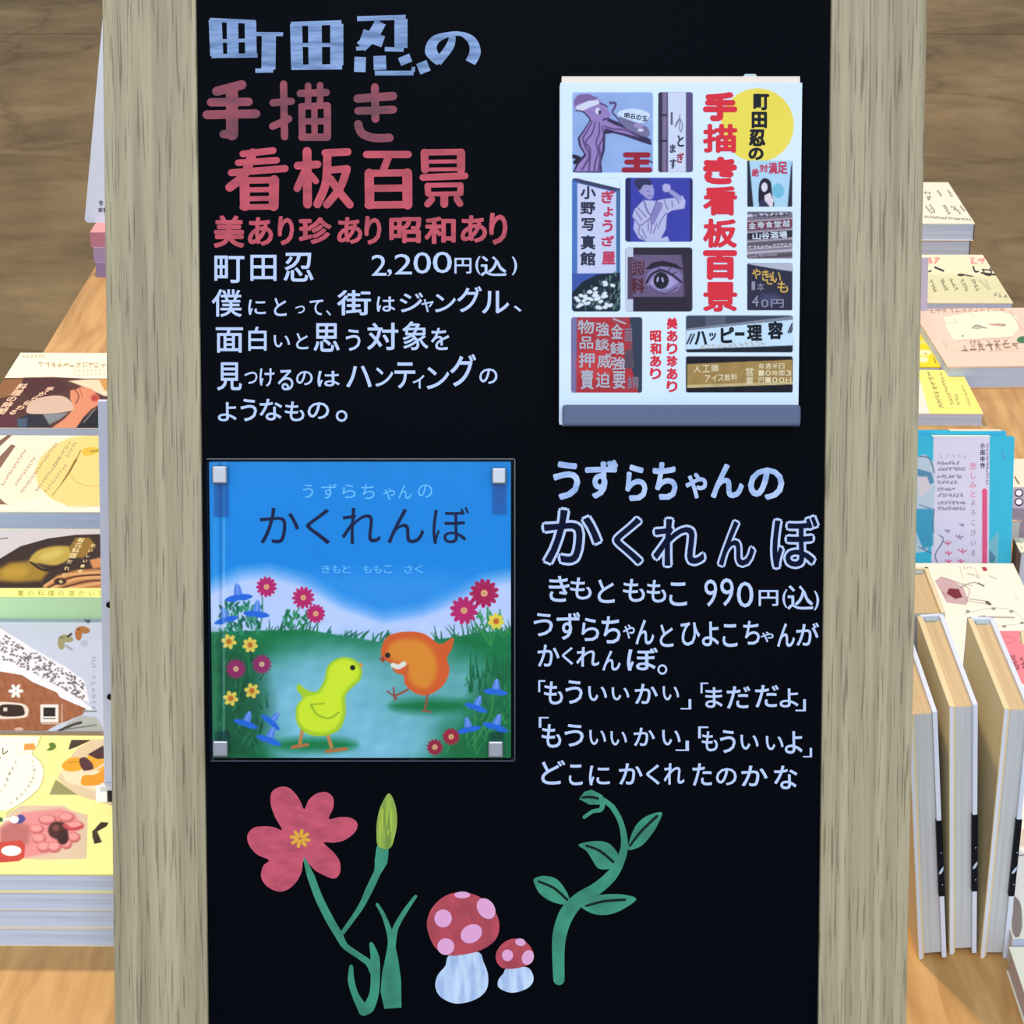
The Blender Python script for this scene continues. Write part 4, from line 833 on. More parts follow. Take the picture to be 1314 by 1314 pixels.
# --- left column, front to back
def p_baking(S):
    S.T = (0, 930, 160 / 1051)
    Y = (250, 236, 150)
    S.poly([(-400, 100), (330, 100), (310, 170), (270, 245), (345, 320), (370, 410), (330, 530), (180, 670), (60, 720), (-400, 760)], (250, 250, 222), 3)
    S.line([(345, 100), (325, 160), (272, 240), (340, 310), (370, 400), (340, 520), (240, 620), (120, 700), (50, 750)], 5, (120, 132, 78))
    S.poly([(600, 128), (770, 128), (650, 185), (575, 212)], (70, 54, 40), 3); S.poly([(775, 125), (1000, 120), (1000, 700), (640, 592), (480, 455), (570, 300), (650, 200)], (218, 196, 158), 4)
    S.poly([(500, 380), (650, 300), (860, 360), (880, 480), (800, 560), (700, 520), (560, 480)], (236, 218, 180), 20); S.poly([(470, 460), (650, 590), (415, 590)], (150, 146, 96), 3)
    S.poly([(520, 345), (570, 290), (650, 275), (690, 300), (700, 360), (650, 390), (560, 390)], (226, 160, 40), 4, smooth=True); S.poly([(740, 260), (880, 250), (900, 380), (800, 380), (760, 330)], (228, 166, 52), 5, smooth=True); S.poly([(700, 430), (800, 420), (900, 370), (900, 480), (800, 510), (690, 505)], (222, 150, 36), 5, smooth=True)
    S.poly([(670, 290), (720, 275), (780, 330), (780, 380), (720, 395), (680, 350)], (84, 48, 50), 4, smooth=True); S.poly([(740, 250), (870, 175), (900, 280), (820, 290)], (74, 46, 44), 6); S.line([(700, 400), (800, 380), (880, 330)], 18, (232, 204, 170)); S.line([(580, 320), (650, 310)], 6, (180, 112, 30))
    S.poly([(205, 160), (290, 155), (300, 210), (200, 215)], (226, 150, 70), 2); S.line([(200, 155), (150, 180), (150, 240), (260, 230)], 4, (210, 190, 150)); S.poly([(410, 160), (450, 150), (475, 185), (440, 215), (390, 215), (420, 190)], (92, 122, 44), 2, smooth=True)
    S.poly([(60, 750), (180, 680), (540, 680), (600, 720), (740, 760), (730, 1130), (350, 1140), (200, 1130), (0, 1000), (0, 860)], (214, 190, 160), 5)
    S.poly([(0, 870), (180, 740), (520, 705), (640, 760), (700, 850), (600, 960), (430, 1080), (220, 1120), (0, 1000)], (220, 140, 140), 30)
    S.poly([(0, 880), (120, 800), (260, 860), (240, 1000), (100, 1060), (0, 1000)], (166, 94, 88), 50, .7)
    for cx, cy, rx, ry in ((400, 800, 80, 45), (310, 880, 62, 42), (330, 960, 60, 45), (370, 1030, 60, 48), (460, 1030, 60, 50), (560, 780, 70, 45), (640, 850, 70, 40), (620, 950, 60, 45), (560, 1000, 50, 50)):
        S.ell(cx, cy, rx, ry, (188, 96, 96), 10); S.ell(cx - 6, cy - 8, rx * .8, ry * .72, (230, 152, 148), 22)
    S.ell(490, 890, 85, 75, (70, 36, 32), 20); S.ell(530, 950, 50, 60, (60, 30, 28), 14); S.ell(470, 870, 30, 28, (120, 66, 60), 16); S.line([(540, 850), (600, 880), (690, 860)], 26, (190, 70, 80), 4)
    S.poly([(-40, 990), (180, 975), (212, 1010), (205, 1120), (160, 1150), (-40, 1165)], (196, 70, 58), 3); S.ell(95, 1062, 85, 44, (248, 246, 232), 3)
    S.ell(120, 800, 38, 30, (248, 246, 240), 3); S.poly([(150, 765), (190, 760), (214, 795), (185, 828), (145, 830), (160, 800)], (74, 76, 140), 2, smooth=True); S.line([(20, 800), (80, 795)], 20, (240, 236, 214)); S.ell(5, 800, 20, 20, (60, 100, 60), 2)
    S.poly([(780, 900), (850, 820), (915, 825), (900, 855), (820, 900), (860, 990), (795, 1005), (778, 940)], (52, 46, 28), 3); S.ell(800, 905, 24, 20, (66, 58, 36), 2)
    S.poly([(-400, 1245), (1100, 1262), (1100, 1300), (-400, 1300)], (96, 80, 60), 2, .0)
    S.rect(810, 510, 900, 650, (246, 246, 236), 3); S.rect(905, 510, 980, 650, (48, 40, 40), 3)
    S.T = (0, 0, 1)
def l_baking(mb, P, n):
    T = (0, 930, 160 / 1051); k = mat((92, 92, 70), .5)
    for ch, x, y, s in (('て', 130, 320, 34), ('え', 105, 365, 34), ('ま', 80, 410, 34), ('る', 60, 460, 34), ('つ', 40, 510, 34), ('く', 15, 560, 34), ('レ', 40, 220, 70), ('ト', 5, 280, 30)):
        x_, y_, s_ = x * T[2] + T[0], y * T[2] + T[1], s * T[2]; put_quad(mb, P, n, ch, ((x_ - s_ / 2, y_ - s_ / 2), (x_ + s_ / 2, y_ - s_ / 2), (x_ + s_ / 2, y_ + s_ / 2), (x_ - s_ / 2, y_ + s_ / 2)), k, .02)
    for i, ch in enumerate('ていねいなおやつのほん'):
        a = i / 10; x = 260 + 45 * math.sin(a * 2.6 + .4) - 170 * a * a; y = 310 + 345 * a
        x_, y_, s_ = x * T[2] + T[0], y * T[2] + T[1], 28 * T[2]; put_quad(mb, P, n, ch, ((x_ - s_ / 2, y_ - s_ / 2), (x_ + s_ / 2, y_ - s_ / 2), (x_ + s_ / 2, y_ + s_ / 2), (x_ - s_ / 2, y_ + s_ / 2)), k, .0)
vN = vat(70, 1122, .058)[1]; vF = vat(70, 944, .058)[1]
uR = vat(152, 1213, 0)[0] + .035
LW = .26
hts = (0, .0145, .029, .0435)
for i, h0 in enumerate(hts):
    top = i == 3
    lab = ('lowest', 'second from the bottom', 'third from the bottom', '')[i]
    book('recipe_book', 'yellow baking recipe book with pink cookie photo, top of the front left stack' if top else 'pale-edged recipe book %s in the front left stack' % lab, 'baking books in the front left stack',
         uR - LW / 2 + (.0, .0015, -.001, 0)[i], vN + (0, .001, 0, 0)[i], LW, vF - vN, h0, .0145, (250, 236, 150) if top else (226, 214, 196), spine='L',
         paint=p_baking if top else None, res=RES, letters=l_baking if top else None, ct=.0007)
# gingerbread book
def p_ginger(S):
    S.T = (0, 670, 160 / 725)
    S.rect(-400, 420, 700, 520, (176, 210, 150), 4); S.poly([(-400, 520), (700, 520), (700, 1300), (-400, 1300)], (186, 194, 214), 3)
    S.poly([(-300, 440), (15, 625), (200, 740), (380, 840), (490, 920), (520, 1050), (300, 960), (0, 830), (-300, 700)], (226, 226, 232), 8)
    r = random.Random(2)
    for k in range(330):
        x = r.uniform(-120, 490); y = r.uniform(0, 1); yy = 625 + x * .58 + 15 + y * (170 - x * .12); S.ell(x, yy, 8, 5.5, r.choice([(116, 108, 112), (140, 132, 134), (96, 86, 90)]), 2, .85, r.uniform(-60, 60))
    S.poly([(-300, 690), (0, 795), (200, 880), (350, 960), (480, 1040), (560, 1100), (330, 1050), (0, 880), (-300, 830)], (228, 228, 236), 8)
    S.poly([(-300, 800), (0, 868), (130, 890), (190, 930), (330, 990), (350, 1020), (500, 1085), (480, 1120), (330, 1180), (240, 1230), (-300, 1230)], (150, 92, 60), 3); S.noise(7, 5, 5, [(-300, 868), (130, 890), (500, 1085), (330, 1215), (-300, 1215)])
    for k in range(6): a = k * math.pi / 3; S.ell(92 + 24 * math.cos(a), 982 + 24 * math.sin(a), 20, 10, (232, 232, 228), 2, 1, math.degrees(a))
    S.poly([(-40, 1052), (110, 1052), (160, 1075), (165, 1110), (135, 1138), (-40, 1138)], (220, 206, 190), 3, smooth=True); S.poly([(5, 1065), (115, 1065), (140, 1090), (130, 1125), (5, 1125)], (48, 30, 24), 3, smooth=True); S.rect(20, 1078, 42, 1100, (210, 200, 190), 2)
    S.rect(235, 1060, 340, 1165, (226, 222, 216), 3); S.rect(252, 1078, 322, 1130, (34, 26, 26), 2); S.line([(252, 1142), (322, 1142)], 6, (90, 80, 76), smooth=False)
    for k in range(14): S.ell(245 + k * 8, 1172, 3, 3, (230, 226, 220), 1); S.ell(360, 1062 + k * 8, 3, 3, (226, 216, 206), 1)
    S.poly([(330, 1225), (400, 1165), (470, 1125), (560, 1135), (620, 1230)], (168, 172, 168), 4); S.line([(340, 1215), (420, 1180), (470, 1165)], 16, (66, 62, 58), 3); S.line([(380, 1205), (560, 1180)], 8, (110, 112, 110), 2); S.line([(480, 1100), (560, 1100)], 8, (120, 122, 124))
    S.ell(110, 1205, 26, 12, (206, 170, 150), 3)
    def bf(x, y, c, s, ro):
        for a in (-1, 1): q = math.radians(ro + a * 38); S.ell(x + math.cos(q) * 26 * s, y + math.sin(q) * 26 * s, 32 * s, 17 * s, c, 3, 1, math.degrees(q))
        S.line([(x - 8, y), (x + 12, y + 4)], 5, [k * .5 for k in c])
    bf(355, 670, (146, 142, 104), 1.25, 50); bf(455, 620, (164, 104, 60), 1.2, 50); bf(490, 538, (104, 112, 146), 1.0, 20); S.ell(490, 704, 24, 20, (168, 176, 192), 4); S.line([(395, 665), (415, 650)], 12, (60, 56, 50)); S.line([(385, 720), (415, 740)], 16, (150, 158, 170))
    S.T = (0, 0, 1)
def l_ginger(mb, P, n):
    T = (0, 670, 160 / 725); k = mat((150, 156, 176), .5)
    for i, ch in enumerate('ロバートしゃかとめ'):
        x = 545; y = 795 + i * 36; x_, y_, s_ = x * T[2] + T[0], y * T[2] + T[1], 32 * T[2]; put_quad(mb, P, n, ch, ((x_ + s_ / 2, y_ - s_ / 2), (x_ + s_ / 2, y_ + s_ / 2), (x_ - s_ / 2, y_ + s_ / 2), (x_ - s_ / 2, y_ - s_ / 2)), k, .0)
h = .021; vN2 = max(vat(70, 938, h)[1], vF + .004); vF2 = vat(70, 795, h)[1]
uR2 = vat(140, 900, h)[0] + .03
book('recipe_book', 'pale blue book with a gingerbread house and snowy roof, second row on the left', None, uR2 - .15, vN2, .30, vF2 - vN2, 0, h, (186, 194, 214), spine='B', paint=p_ginger, res=RES, letters=l_ginger, pages=mat((196, 176, 140), .8, name='tan_edges'))
# pot book and the one under it
def p_pot(S):
    S.T = (0, 670, 160 / 725)
    S.poly([(-500, 40), (700, 40), (700, 400), (-500, 400)], (196, 192, 196), 3)
    S.poly([(-60, 240), (0, 212), (120, 140), (280, 95), (440, 74), (700, 66), (700, 400), (-500, 400), (-300, 300)], (52, 36, 30), 4)
    S.poly([(-40, 290), (60, 235), (180, 225), (280, 290), (240, 340), (100, 350), (-40, 340)], (150, 118, 38), 26); S.poly([(170, 225), (220, 165), (330, 138), (430, 150), (420, 200), (330, 250), (230, 240)], (178, 154, 66), 14, smooth=True); S.ell(300, 190, 70, 24, (208, 188, 108), 30, .7, -15)
    S.ell(90, 290, 80, 36, (186, 150, 50), 34, .7, -8); S.line([(180, 235), (260, 280), (360, 250)], 12, (40, 22, 14), 5)
    S.poly([(400, 150), (440, 90), (520, 90), (560, 140), (480, 210), (420, 200)], (140, 106, 40), 10); S.poly([(240, 385), (330, 310), (450, 275), (590, 270), (700, 280), (700, 390)], (170, 112, 66), 10)
    for P in ([(260, 370), (380, 310), (590, 290)], [(300, 385), (450, 330), (600, 320)], [(400, 385), (600, 350)]): S.line(P, 16, (206, 154, 100), 6)
    for P in ([(280, 380), (420, 320), (600, 305)], [(350, 385), (500, 345), (600, 340)]): S.line(P, 8, (70, 36, 20), 3)
    S.poly([(520, 220), (600, 200), (640, 260), (540, 270)], (200, 134, 84), 12); S.line([(0, 98), (45, 92)], 5, (70, 70, 80)); S.ell(350, 345, 36, 20, (56, 26, 16), 10); S.poly([(-500, 383), (700, 383), (700, 520), (-500, 520)], (246, 240, 140), 3)
    S.T = (0, 0, 1)
def l_pot(mb, P, n):
    T = (0, 670, 160 / 725); k = mat((226, 206, 150), .5)
    def col(text, x0, y0, x1, y1, s):
        for i, ch in enumerate(text):
            a = i / max(1, len(text) - 1); x = x0 + (x1 - x0) * a; y = y0 + (y1 - y0) * a
            x_, y_, s_ = x * T[2] + T[0], y * T[2] + T[1], s * T[2]; q = s_ / 2
            put_quad(mb, P, n, ch, ((x_ - q * .8, y_ - q * .7), (x_ + q * 1.2, y_ - q * .7), (x_ + q * .8, y_ + q * .7), (x_ - q * 1.2, y_ + q * .7)), k, .03)
    for i, ch in enumerate('夏の料理の温かい塩'):
        x = 22 + i * 13; put_quad(mb, P, n, ch, ((x, 757), (x + 9, 757), (x + 9, 765), (x, 765)), mat((166, 168, 84), .5, name='olive_print'), .0)
    col('有元料理', 470, 105, 425, 195, 44); col('だれでも', 405, 230, 355, 345, 32); col('おいしい食卓', 540, 135, 465, 285, 30)
h = .042; vN3 = max(vat(70, 769, h)[1], vF2 + .001); vF3 = vat(70, 679, h)[1]
book('recipe_book', 'pale green backed recipe book under the dark pot book', None, uR2 - .13, vN3 + .001, .28, vF3 - vN3 - .002, 0, .019, (196, 232, 172), spine='F')
bt, Pt = book('recipe_book', 'recipe book with a dark photo of food in a pot, third row on the left', None, uR2 - .13, vN3, .28, vF3 - vN3, .019, h - .019, (200, 234, 178), spine='F', paint=p_pot, res=RES, letters=l_pot)
# cream book with a yellow disc
def p_cream(S):
    S.T = (0, 550, 160 / 1314)
    S.poly([(80, 68), (130, 68), (-60, 240), (-200, 380), (-200, 260)], (120, 92, 76), 3); S.poly([(120, 165), (165, 180), (0, 420), (-100, 640), (60, 790), (100, 800), (-300, 800), (-300, 600)], (128, 98, 84), 5)
    S.poly([(170, 185), (500, 110), (760, 90), (560, 700), (100, 790), (-40, 640), (0, 440)], (240, 224, 198), 20)
    S.poly([(560, 180), (720, 100), (900, 70), (1400, 60), (1400, 820), (700, 810), (540, 740), (400, 600), (370, 450), (430, 300)], (236, 206, 130), 18, smooth=False)
    S.poly([(860, 250), (900, 205), (1000, 195), (1060, 220), (1000, 270), (900, 285)], (226, 184, 60), 10, smooth=True); S.line([(960, 240), (1040, 230)], 22, (160, 146, 50), 10); S.line([(850, 230), (740, 450), (640, 590), (550, 705)], 10, (126, 98, 40), w2=6); S.line([(800, 330), (720, 470), (640, 590)], 26, (134, 106, 44), 5, w2=8)
    S.line([(750, 480), (800, 560), (950, 605), (1060, 600)], 8, (204, 172, 84)); S.line([(700, 815), (900, 822), (1200, 800)], 10, (210, 190, 130), 6)
    for x0, y0, x1, y1 in ((270, 220, 20, 600), (370, 300, 160, 600), (600, 150, 220, 680), (740, 140, 560, 400), (800, 140, 700, 300), (640, 300, 380, 660), (700, 380, 470, 670)): S.scrib((x0, y0), (x1, y1), 34, (168, 150, 110), 8, int(x0), .3, .7)
    for x in (190, 250, 310, 370): S.line([(x + 40, 90), (x, 135)], 9, (190, 180, 150), a=.7)
    S.T = (0, 0, 1)
h = .05; vN4 = max(vat(70, 657, h)[1], vF3 + .003); vF4 = vat(70, 559, h)[1]; base4 = .012
book('paper_book', 'plain book under the cream and yellow book on the left', None, uR2 - .14, vN4 + .003, .30, vF4 - vN4 - .005, 0, h - .018, (216, 210, 214), spine='B')
book('paper_book', 'cream book with a big yellow disc and thin pointed stroke on the left', None, uR2 - .14, vN4, .30, vF4 - vN4, h - .018, .018, (250, 240, 208), spine='B', paint=p_cream, res=RES)
# hand photo book
def p_hand(S):
    S.T = (0, 440, 160 / 1314)
    S.poly([(-300, 370), (60, 370), (600, 362), (900, 375), (1300, 375), (1300, 960), (-300, 960)], (84, 50, 44), 4)
    S.poly([(-300, 400), (240, 375), (220, 480), (120, 560), (-200, 620)], (140, 96, 58), 20); S.poly([(560, 365), (640, 380), (760, 500), (520, 545), (300, 600), (240, 500), (260, 370)], (76, 40, 40), 30)
    S.poly([(720, 400), (900, 385), (1300, 380), (1300, 560), (1100, 560), (900, 470)], (236, 208, 176), 14); S.poly([(1040, 380), (1200, 375), (1200, 540), (1100, 500)], (200, 150, 80), 16)
    S.poly([(280, 690), (330, 620), (450, 570), (620, 555), (720, 590), (790, 690), (730, 720), (560, 745), (310, 745)], (206, 176, 158), 8, smooth=True)
    S.poly([(740, 500), (800, 490), (860, 460), (960, 480), (1040, 560), (1060, 640), (960, 700), (880, 780), (800, 900), (540, 900), (680, 800), (780, 690), (740, 590)], (214, 138, 104), 10); S.line([(790, 490), (830, 560), (800, 640)], 12, (120, 60, 44)); S.line([(840, 480), (870, 580)], 10, (180, 96, 76), 6); S.ell(1000, 580, 40, 36, (178, 62, 54), 24)
    S.poly([(800, 900), (900, 780), (1050, 680), (1300, 640), (1300, 960), (800, 960)], (24, 26, 32), 8); S.line([(880, 840), (1000, 700)], 12, (120, 120, 126), 6)
    S.poly([(290, 755), (450, 750), (540, 890), (200, 890), (180, 800)], (38, 40, 50), 12); S.poly([(450, 750), (720, 735), (640, 800), (520, 860)], (124, 130, 136), 12); S.poly([(-300, 760), (170, 760), (180, 900), (-300, 900)], (90, 44, 54), 20); S.poly([(180, 800), (290, 790), (280, 890), (190, 890)], (66, 84, 108), 16); S.poly([(-300, 895), (1300, 895), (1300, 960), (-300, 960)], (40, 26, 24), 4)
    S.scrib((230, 140), (480, 135), 40, (190, 172, 140), 9, 3, .3, .7); S.scrib((400, 230), (1120, 235), 64, (180, 162, 130), 12, 4, .3, .8); S.scrib((770, 290), (1120, 290), 40, (200, 184, 150), 7, 5, .4, .7); S.scrib((770, 330), (1120, 335), 40, (200, 184, 150), 7, 6, .4, .7)
    S.T = (0, 0, 1)
def l_hand(mb, P, n):
    T = (0, 440, 160 / 1314); k = mat((238, 196, 164), .5)
    def col(text, x0, y0, x1, y1, s):
        for i, ch in enumerate(text):
            a = i / max(1, len(text) - 1); x = x0 + (x1 - x0) * a; y = y0 + (y1 - y0) * a
            x_, y_, s_ = x * T[2] + T[0], y * T[2] + T[1], s * T[2]; q = s_ / 2
            put_quad(mb, P, n, ch, ((x_ - q * .5, y_ - q * .6), (x_ + q * 1.5, y_ - q * .6), (x_ + q * .5, y_ + q * .6), (x_ - q * 1.5, y_ + q * .6)), k, .03)
    col('料理の時間', 230, 460, 20, 720, 110); col('手から伝わる', 520, 490, 140, 730, 90)
h = .05; vN5 = max(vat(70, 549, h)[1], vF4 + .004); vF5 = vat(70, 453, h)[1]
uL5 = (vat(27, 454, h)[0] + vat(0, 492, h)[0]) / 2; uR5 = uL5 + .19
b5r = 0.0
book('paper_book', 'plain book under the hand photo book on the left', None, (uL5 + uR5) / 2, vN5 + .002, uR5 - uL5 - .002, vF5 - vN5 - .004, 0, h - .022, (206, 196, 190), spine='B')
book('paper_book', 'book with a brown photo of a hand and a cream top band on the left', None, (uL5 + uR5) / 2, vN5, uR5 - uL5, vF5 - vN5, h - .022, .022, (250, 238, 212), spine='B', paint=p_hand, res=RES, letters=l_hand)

# distant little stack on the left with a white card standing on it
vb_ = vat(127, 356, 0)[1]
ul = vat(122, 356, 0)[0]
z = 0
for i, (c, lab, dx) in enumerate((((176, 150, 176), 'lilac book at the bottom of the far left pile', .002), ((182, 160, 190), 'lilac book in the middle of the far left pile', .0), ((226, 160, 160), 'pink book on top of the far left pile', -.003))):
    book('small_book', lab, None, ul + .065 + dx, vb_ + .002 * i, .13, .18, z, .02, c, spine='F', spine_color=((150, 132, 170), (170, 150, 182), (196, 130, 150))[i]); z += .02
CPn = TP.moved(0, vb_ + .05, .060)
UPn = Plane(CPn.O, TP.X, (0, 0, 1), -TP.Y)
pts = [UPn.hit(x, y) for x, y in ((110, 295), (175, 300), (175, 40), (133, 40))]
mb = MB()
cpn = root('white_card', Plane(UPn.O + UPn.X * pts[0][0], UPn.X, UPn.Y, UPn.Z), 'white card standing on the far left pile of pink and lilac books', 'card')
o_ = pts[0]; mn = min(p[1] for p in pts[:2])
P = [(p[0] - o_[0], p[1] - mn) for p in pts]; P[0] = (P[0][0] + .003, .0); P[1] = (P[1][0], 0); P.insert(0, (P[0][0] - .003, .004))
mb.prism(P, -.0015, .0015, mat((222, 234, 250), .5, name='white_card_face')); mb.build('card_face', cpn)
CPL = Plane(UPn.O + UPn.X * o_[0] + UPn.Y * mn, UPn.X, UPn.Y, UPn.Z)
CPL2 = Plane(UPn.O + UPn.X * pts[0][0] , UPn.X, UPn.Y, UPn.Z)
mb = MB()
for ch, x, y in (('を', 131, 275), ('本', 130, 284), ('書', 137, 284)): put_quad(mb, CPL, .0018, ch, ((x - 3.5, y - 3.5), (x + 3.5, y - 3.5), (x + 3.5, y + 3.5), (x - 3.5, y + 3.5)), mat((90, 96, 110), .5), .03)
mb.build('card_lettering', cpn)

# tall white panel standing just behind the left stile
def upright_panel(name, label, quad, vbase, hbase, th, dots=(), dark=None, color=(206, 212, 232), cat='panel'):
    O = TP.moved(0, vbase, hbase); Q = Plane(O.O, TP.X, (0, 0, 1), -TP.Y)
    pts = [Q.hit(x, y) for x, y in quad]; mn = min(p[1] for p in pts); c = pts[0][0]
    Q2 = Plane(Q.O + Q.X * c, Q.X, Q.Y, Q.Z)
    b = root(name, Q2, label, cat)
    P = [(p[0] - c, max(0, p[1])) for p in pts]; P[0] = (P[0][0], 0); P[1] = (P[1][0], 0)
    mb = MB(); mb.prism(P, -th, 0, mat(color, .5, name='lilac_white_card')); mb.build('panel_face', b, .0005)
    mb = MB(); mb.box(P[0][0] - .002, P[1][0] + .0, 0, .003, .0005, .006, mat((228, 228, 224), .5)); mb.build('foot', b)
    for x, y, rr in dots:
        u, v = Q2.hit(x, y, .0004); mb = MB(); mb.prism([(u + rr * math.cos(t), v + rr * math.sin(t)) for t in [k * math.pi / 4 for k in range(8)]], 0.0, .0012, mat((24, 24, 30), .4, name='black_rivet')); mb.build('rivet', b)
    return b
upright_panel('card_stand', 'narrow lilac-white upright stand with black rivets between the left books and the sign', [(134, 1012), (158, 1012), (150, 515), (125.5, 515)], vN + .115, .0582, .004, ((140, 776, .0022), (141, 894, .0022)), cat='stand')
upright_panel('card_stand', 'short lilac upright stand beside the sign between far right books', [(1172, 418), (1190, 418), (1191.5, 331), (1172, 331)], vat(1186, 425, .0)[1], .0, .003, ((1187, 410, .0026),), color=(196, 188, 214), cat='stand')

# --- right column, back to front
def scribbler(ops):
    def f(S):
        S.T = (0, 0, 1)
        for op in ops: getattr(S, op[0])(*op[1:])
    return f
h = .047; vn = vat(1200, 287, h)[1]; vf = vat(1200, 234, h)[1]; ur = vat(1251, 287, h)[0]
INKB = (122, 112, 96)
r1 = scribbler([('scrib', (1203, 244), (1208, 252), 3, INKB, 1, 2), ('scrib', (1217, 244), (1222, 252), 3, INKB, 1, 3), ('scrib', (1186, 248), (1194, 248), 4, INKB, 1.2, 4), ('scrib', (1187, 254), (1196, 255), 5, (80, 72, 66), 1.4, 5),
                ('scrib', (1188, 264), (1196, 274), 3, INKB, 1, 6), ('scrib', (1193, 263), (1200, 273), 3, INKB, 1, 7), ('scrib', (1211, 263), (1219, 275), 3, INKB, 1.3, 8), ('scrib', (1220, 264), (1226, 270), 3, INKB, 1, 9), ('scrib', (1224, 264), (1233, 275), 3, INKB, 1, 10), ('scrib', (1232, 264), (1238, 271), 3, INKB, 1, 11),
                ('scrib', (1186, 278), (1246, 282), 3.2, INKB, .9, 12)])
book('paper_book', 'plain-edged book under the cream book, far right pile', None, ur - .085 - .003, vn + .003, .17, vf - vn - .006, 0, h / 2, (44, 42, 46), spine='R')
book('paper_book', 'cream book with small vertical print on top of the far right pile', None, ur - .085, vn, .17, vf - vn, h / 2, h / 2, (246, 236, 214), spine='R', spine_color=(44, 42, 46), paint=r1, res=RES)
def r2(S):
    S.T = (1150, 330, 164 / 937)
    S.poly([(200, 120), (740, 140), (880, 360), (200, 330)], (222, 216, 168), 40, .8)
    S.scrib((240, 25), (320, 25), 40, (236, 128, 136), 12, 1, .1); S.scrib((530, 25), (660, 25), 45, (236, 128, 136), 12, 2, .1)
    S.line([(240, 105), (255, 100)], 10, (40, 36, 36)); S.line([(285, 75), (345, 100)], 14, (40, 36, 36)); S.line([(565, 70), (578, 105), (600, 105)], 12, (46, 38, 34)); S.line([(625, 115), (735, 130)], 12, (46, 38, 34)); S.line([(690, 80), (695, 130), (650, 125), (640, 95)], 10, (46, 38, 34)); S.line([(630, 90), (720, 98)], 9, (46, 38, 34)); S.ell(475, 130, 26, 9, (52, 40, 34)); S.line([(500, 130), (560, 140)], 8, (52, 40, 34))
    for x, y, sd in ((250, 170, 4), (330, 160, 5), (400, 155, 6), (480, 165, 7), (560, 160, 8)): S.scrib((x, y), (x + 42, y + 85), 22, (128, 122, 92), 7, sd, .1)
    S.scrib((610, 165), (680, 240), 14, (168, 164, 130), 4, 12); S.scrib((650, 165), (690, 240), 14, (168, 164, 130), 4, 13); S.scrib((710, 268), (820, 290), 30, (120, 116, 96), 6, 14)
    S.T = (0, 0, 1)
h = .024; vn = max(vat(1240, 389, h)[1], 0); vf = vat(1240, 327, h)[1]; ur = (vat(1301, 391, h)[0] + vat(1262, 328, h)[0]) / 2
book('paper_book', 'pale yellow-green book with pink and black lettering, second row on the right', None, ur - .08, vn, .16, vf - vn, 0, h, (240, 232, 196), spine='B', paint=r2, res=RES)
vR2 = vn
def r3(S):
    S.T = (1150, 330, 164 / 937)
    S.poly([(350, 440), (560, 400), (760, 395), (880, 430), (900, 520), (850, 580), (420, 605), (370, 520)], (248, 236, 210), 6, smooth=False)
    S.scrib((240, 392), (800, 375), 44, (190, 150, 132), 7, 2, .2, .8); S.line([(555, 520), (590, 498), (640, 515), (660, 520)], 7, (120, 116, 100)); S.poly([(550, 522), (590, 500), (640, 518), (600, 530)], (190, 186, 166), 4); S.poly([(670, 490), (760, 485), (800, 495), (780, 508), (700, 500)], (196, 160, 140), 4); S.ell(790, 497, 14, 8, (160, 140, 120), 2)
    S.line([(420, 455), (440, 480), (370, 485)], 4, (200, 190, 160)); S.line([(545, 400), (575, 440)], 3, (200, 190, 160)); S.ell(487, 577, 10, 5, (170, 140, 110), 2)
    S.line([(440, 615), (850, 590)], 3, (190, 160, 130)); S.line([(385, 620), (410, 690), (900, 690)], 3, (214, 180, 150)); S.scrib((530, 640), (830, 625), 60, (130, 104, 84), 8, 5, .3); S.scrib((470, 672), (900, 650), 60, (120, 96, 80), 9, 6, .3)
    S.ell(930, 605, 46, 26, (70, 120, 84), 3, rot=-5); S.line([(835, 400), (930, 540)], 5, (200, 160, 140)); S.line([(345, 620), (370, 660)], 5, (200, 160, 140)); S.line([(700, 690), (930, 670)], 3, (214, 180, 150))
    S.T = (0, 0, 1)
h = .026; vn = vat(1260, 468, h)[1]; vf = min(vat(1260, 394, h)[1], vR2 - .012); ul = vat(1216, 470, h)[0]
book('paper_book', 'peach pink book with a cream panel and small bird drawing on the right', None, ul + .095, vn - .004, .19, vf - vn, 0, h, (240, 208, 188), rot=math.radians(2.5), spine='B', paint=r3, res=RES, ct=.0014)
h = .012; vn = vat(1200, 471, h)[1]; vf = vat(1200, 418, h)[1]; ur = vat(1208, 471, h)[0]
def r4(S):
    S.T = (1150, 330, 164 / 937); S.ell(205, 700, 55, 22, (250, 240, 190), 6); S.ell(200, 750, 36, 22, (250, 240, 190), 6); S.ell(190, 620, 30, 14, (246, 226, 130), 8); S.ell(215, 706, 8, 6, (190, 160, 60), 2); S.line([(275, 740), (290, 775)], 6, (120, 96, 40)); S.T = (0, 0, 1)
book('paper_book', 'bright yellow book with white blossoms, half hidden behind the sign', None, ur - .07, vn, .14, vf - vn, 0, h, (250, 220, 40), spine='B', paint=r4, res=RES)
def r5(S):
    S.T = (1150, 330, 164 / 937)
    S.poly([(-300, 820), (520, 822), (640, 1166), (245, 1150), (175, 905), (100, 820)], (248, 236, 128), 3); S.poly([(-200, 900), (172, 905), (245, 1150), (-200, 1150)], (240, 228, 214), 3)
    for x0, y0, x1, y1, hh_, w_, sd in ((240, 840, 335, 1110, 32, 8, 3), (320, 850, 415, 1085, 24, 6, 4), (430, 1000, 465, 1085, 24, 6, 5), (485, 935, 540, 1090, 18, 4, 6)): S.scrib((x0, y0), (x1, y1), hh_, (150, 140, 84), w_, sd, .15)
    S.T = (0, 0, 1)
h = .014; vn = vat(1225, 531, h)[1]; vf = vat(1225, 475, h)[1]; ur = vat(1262, 531, h)[0]
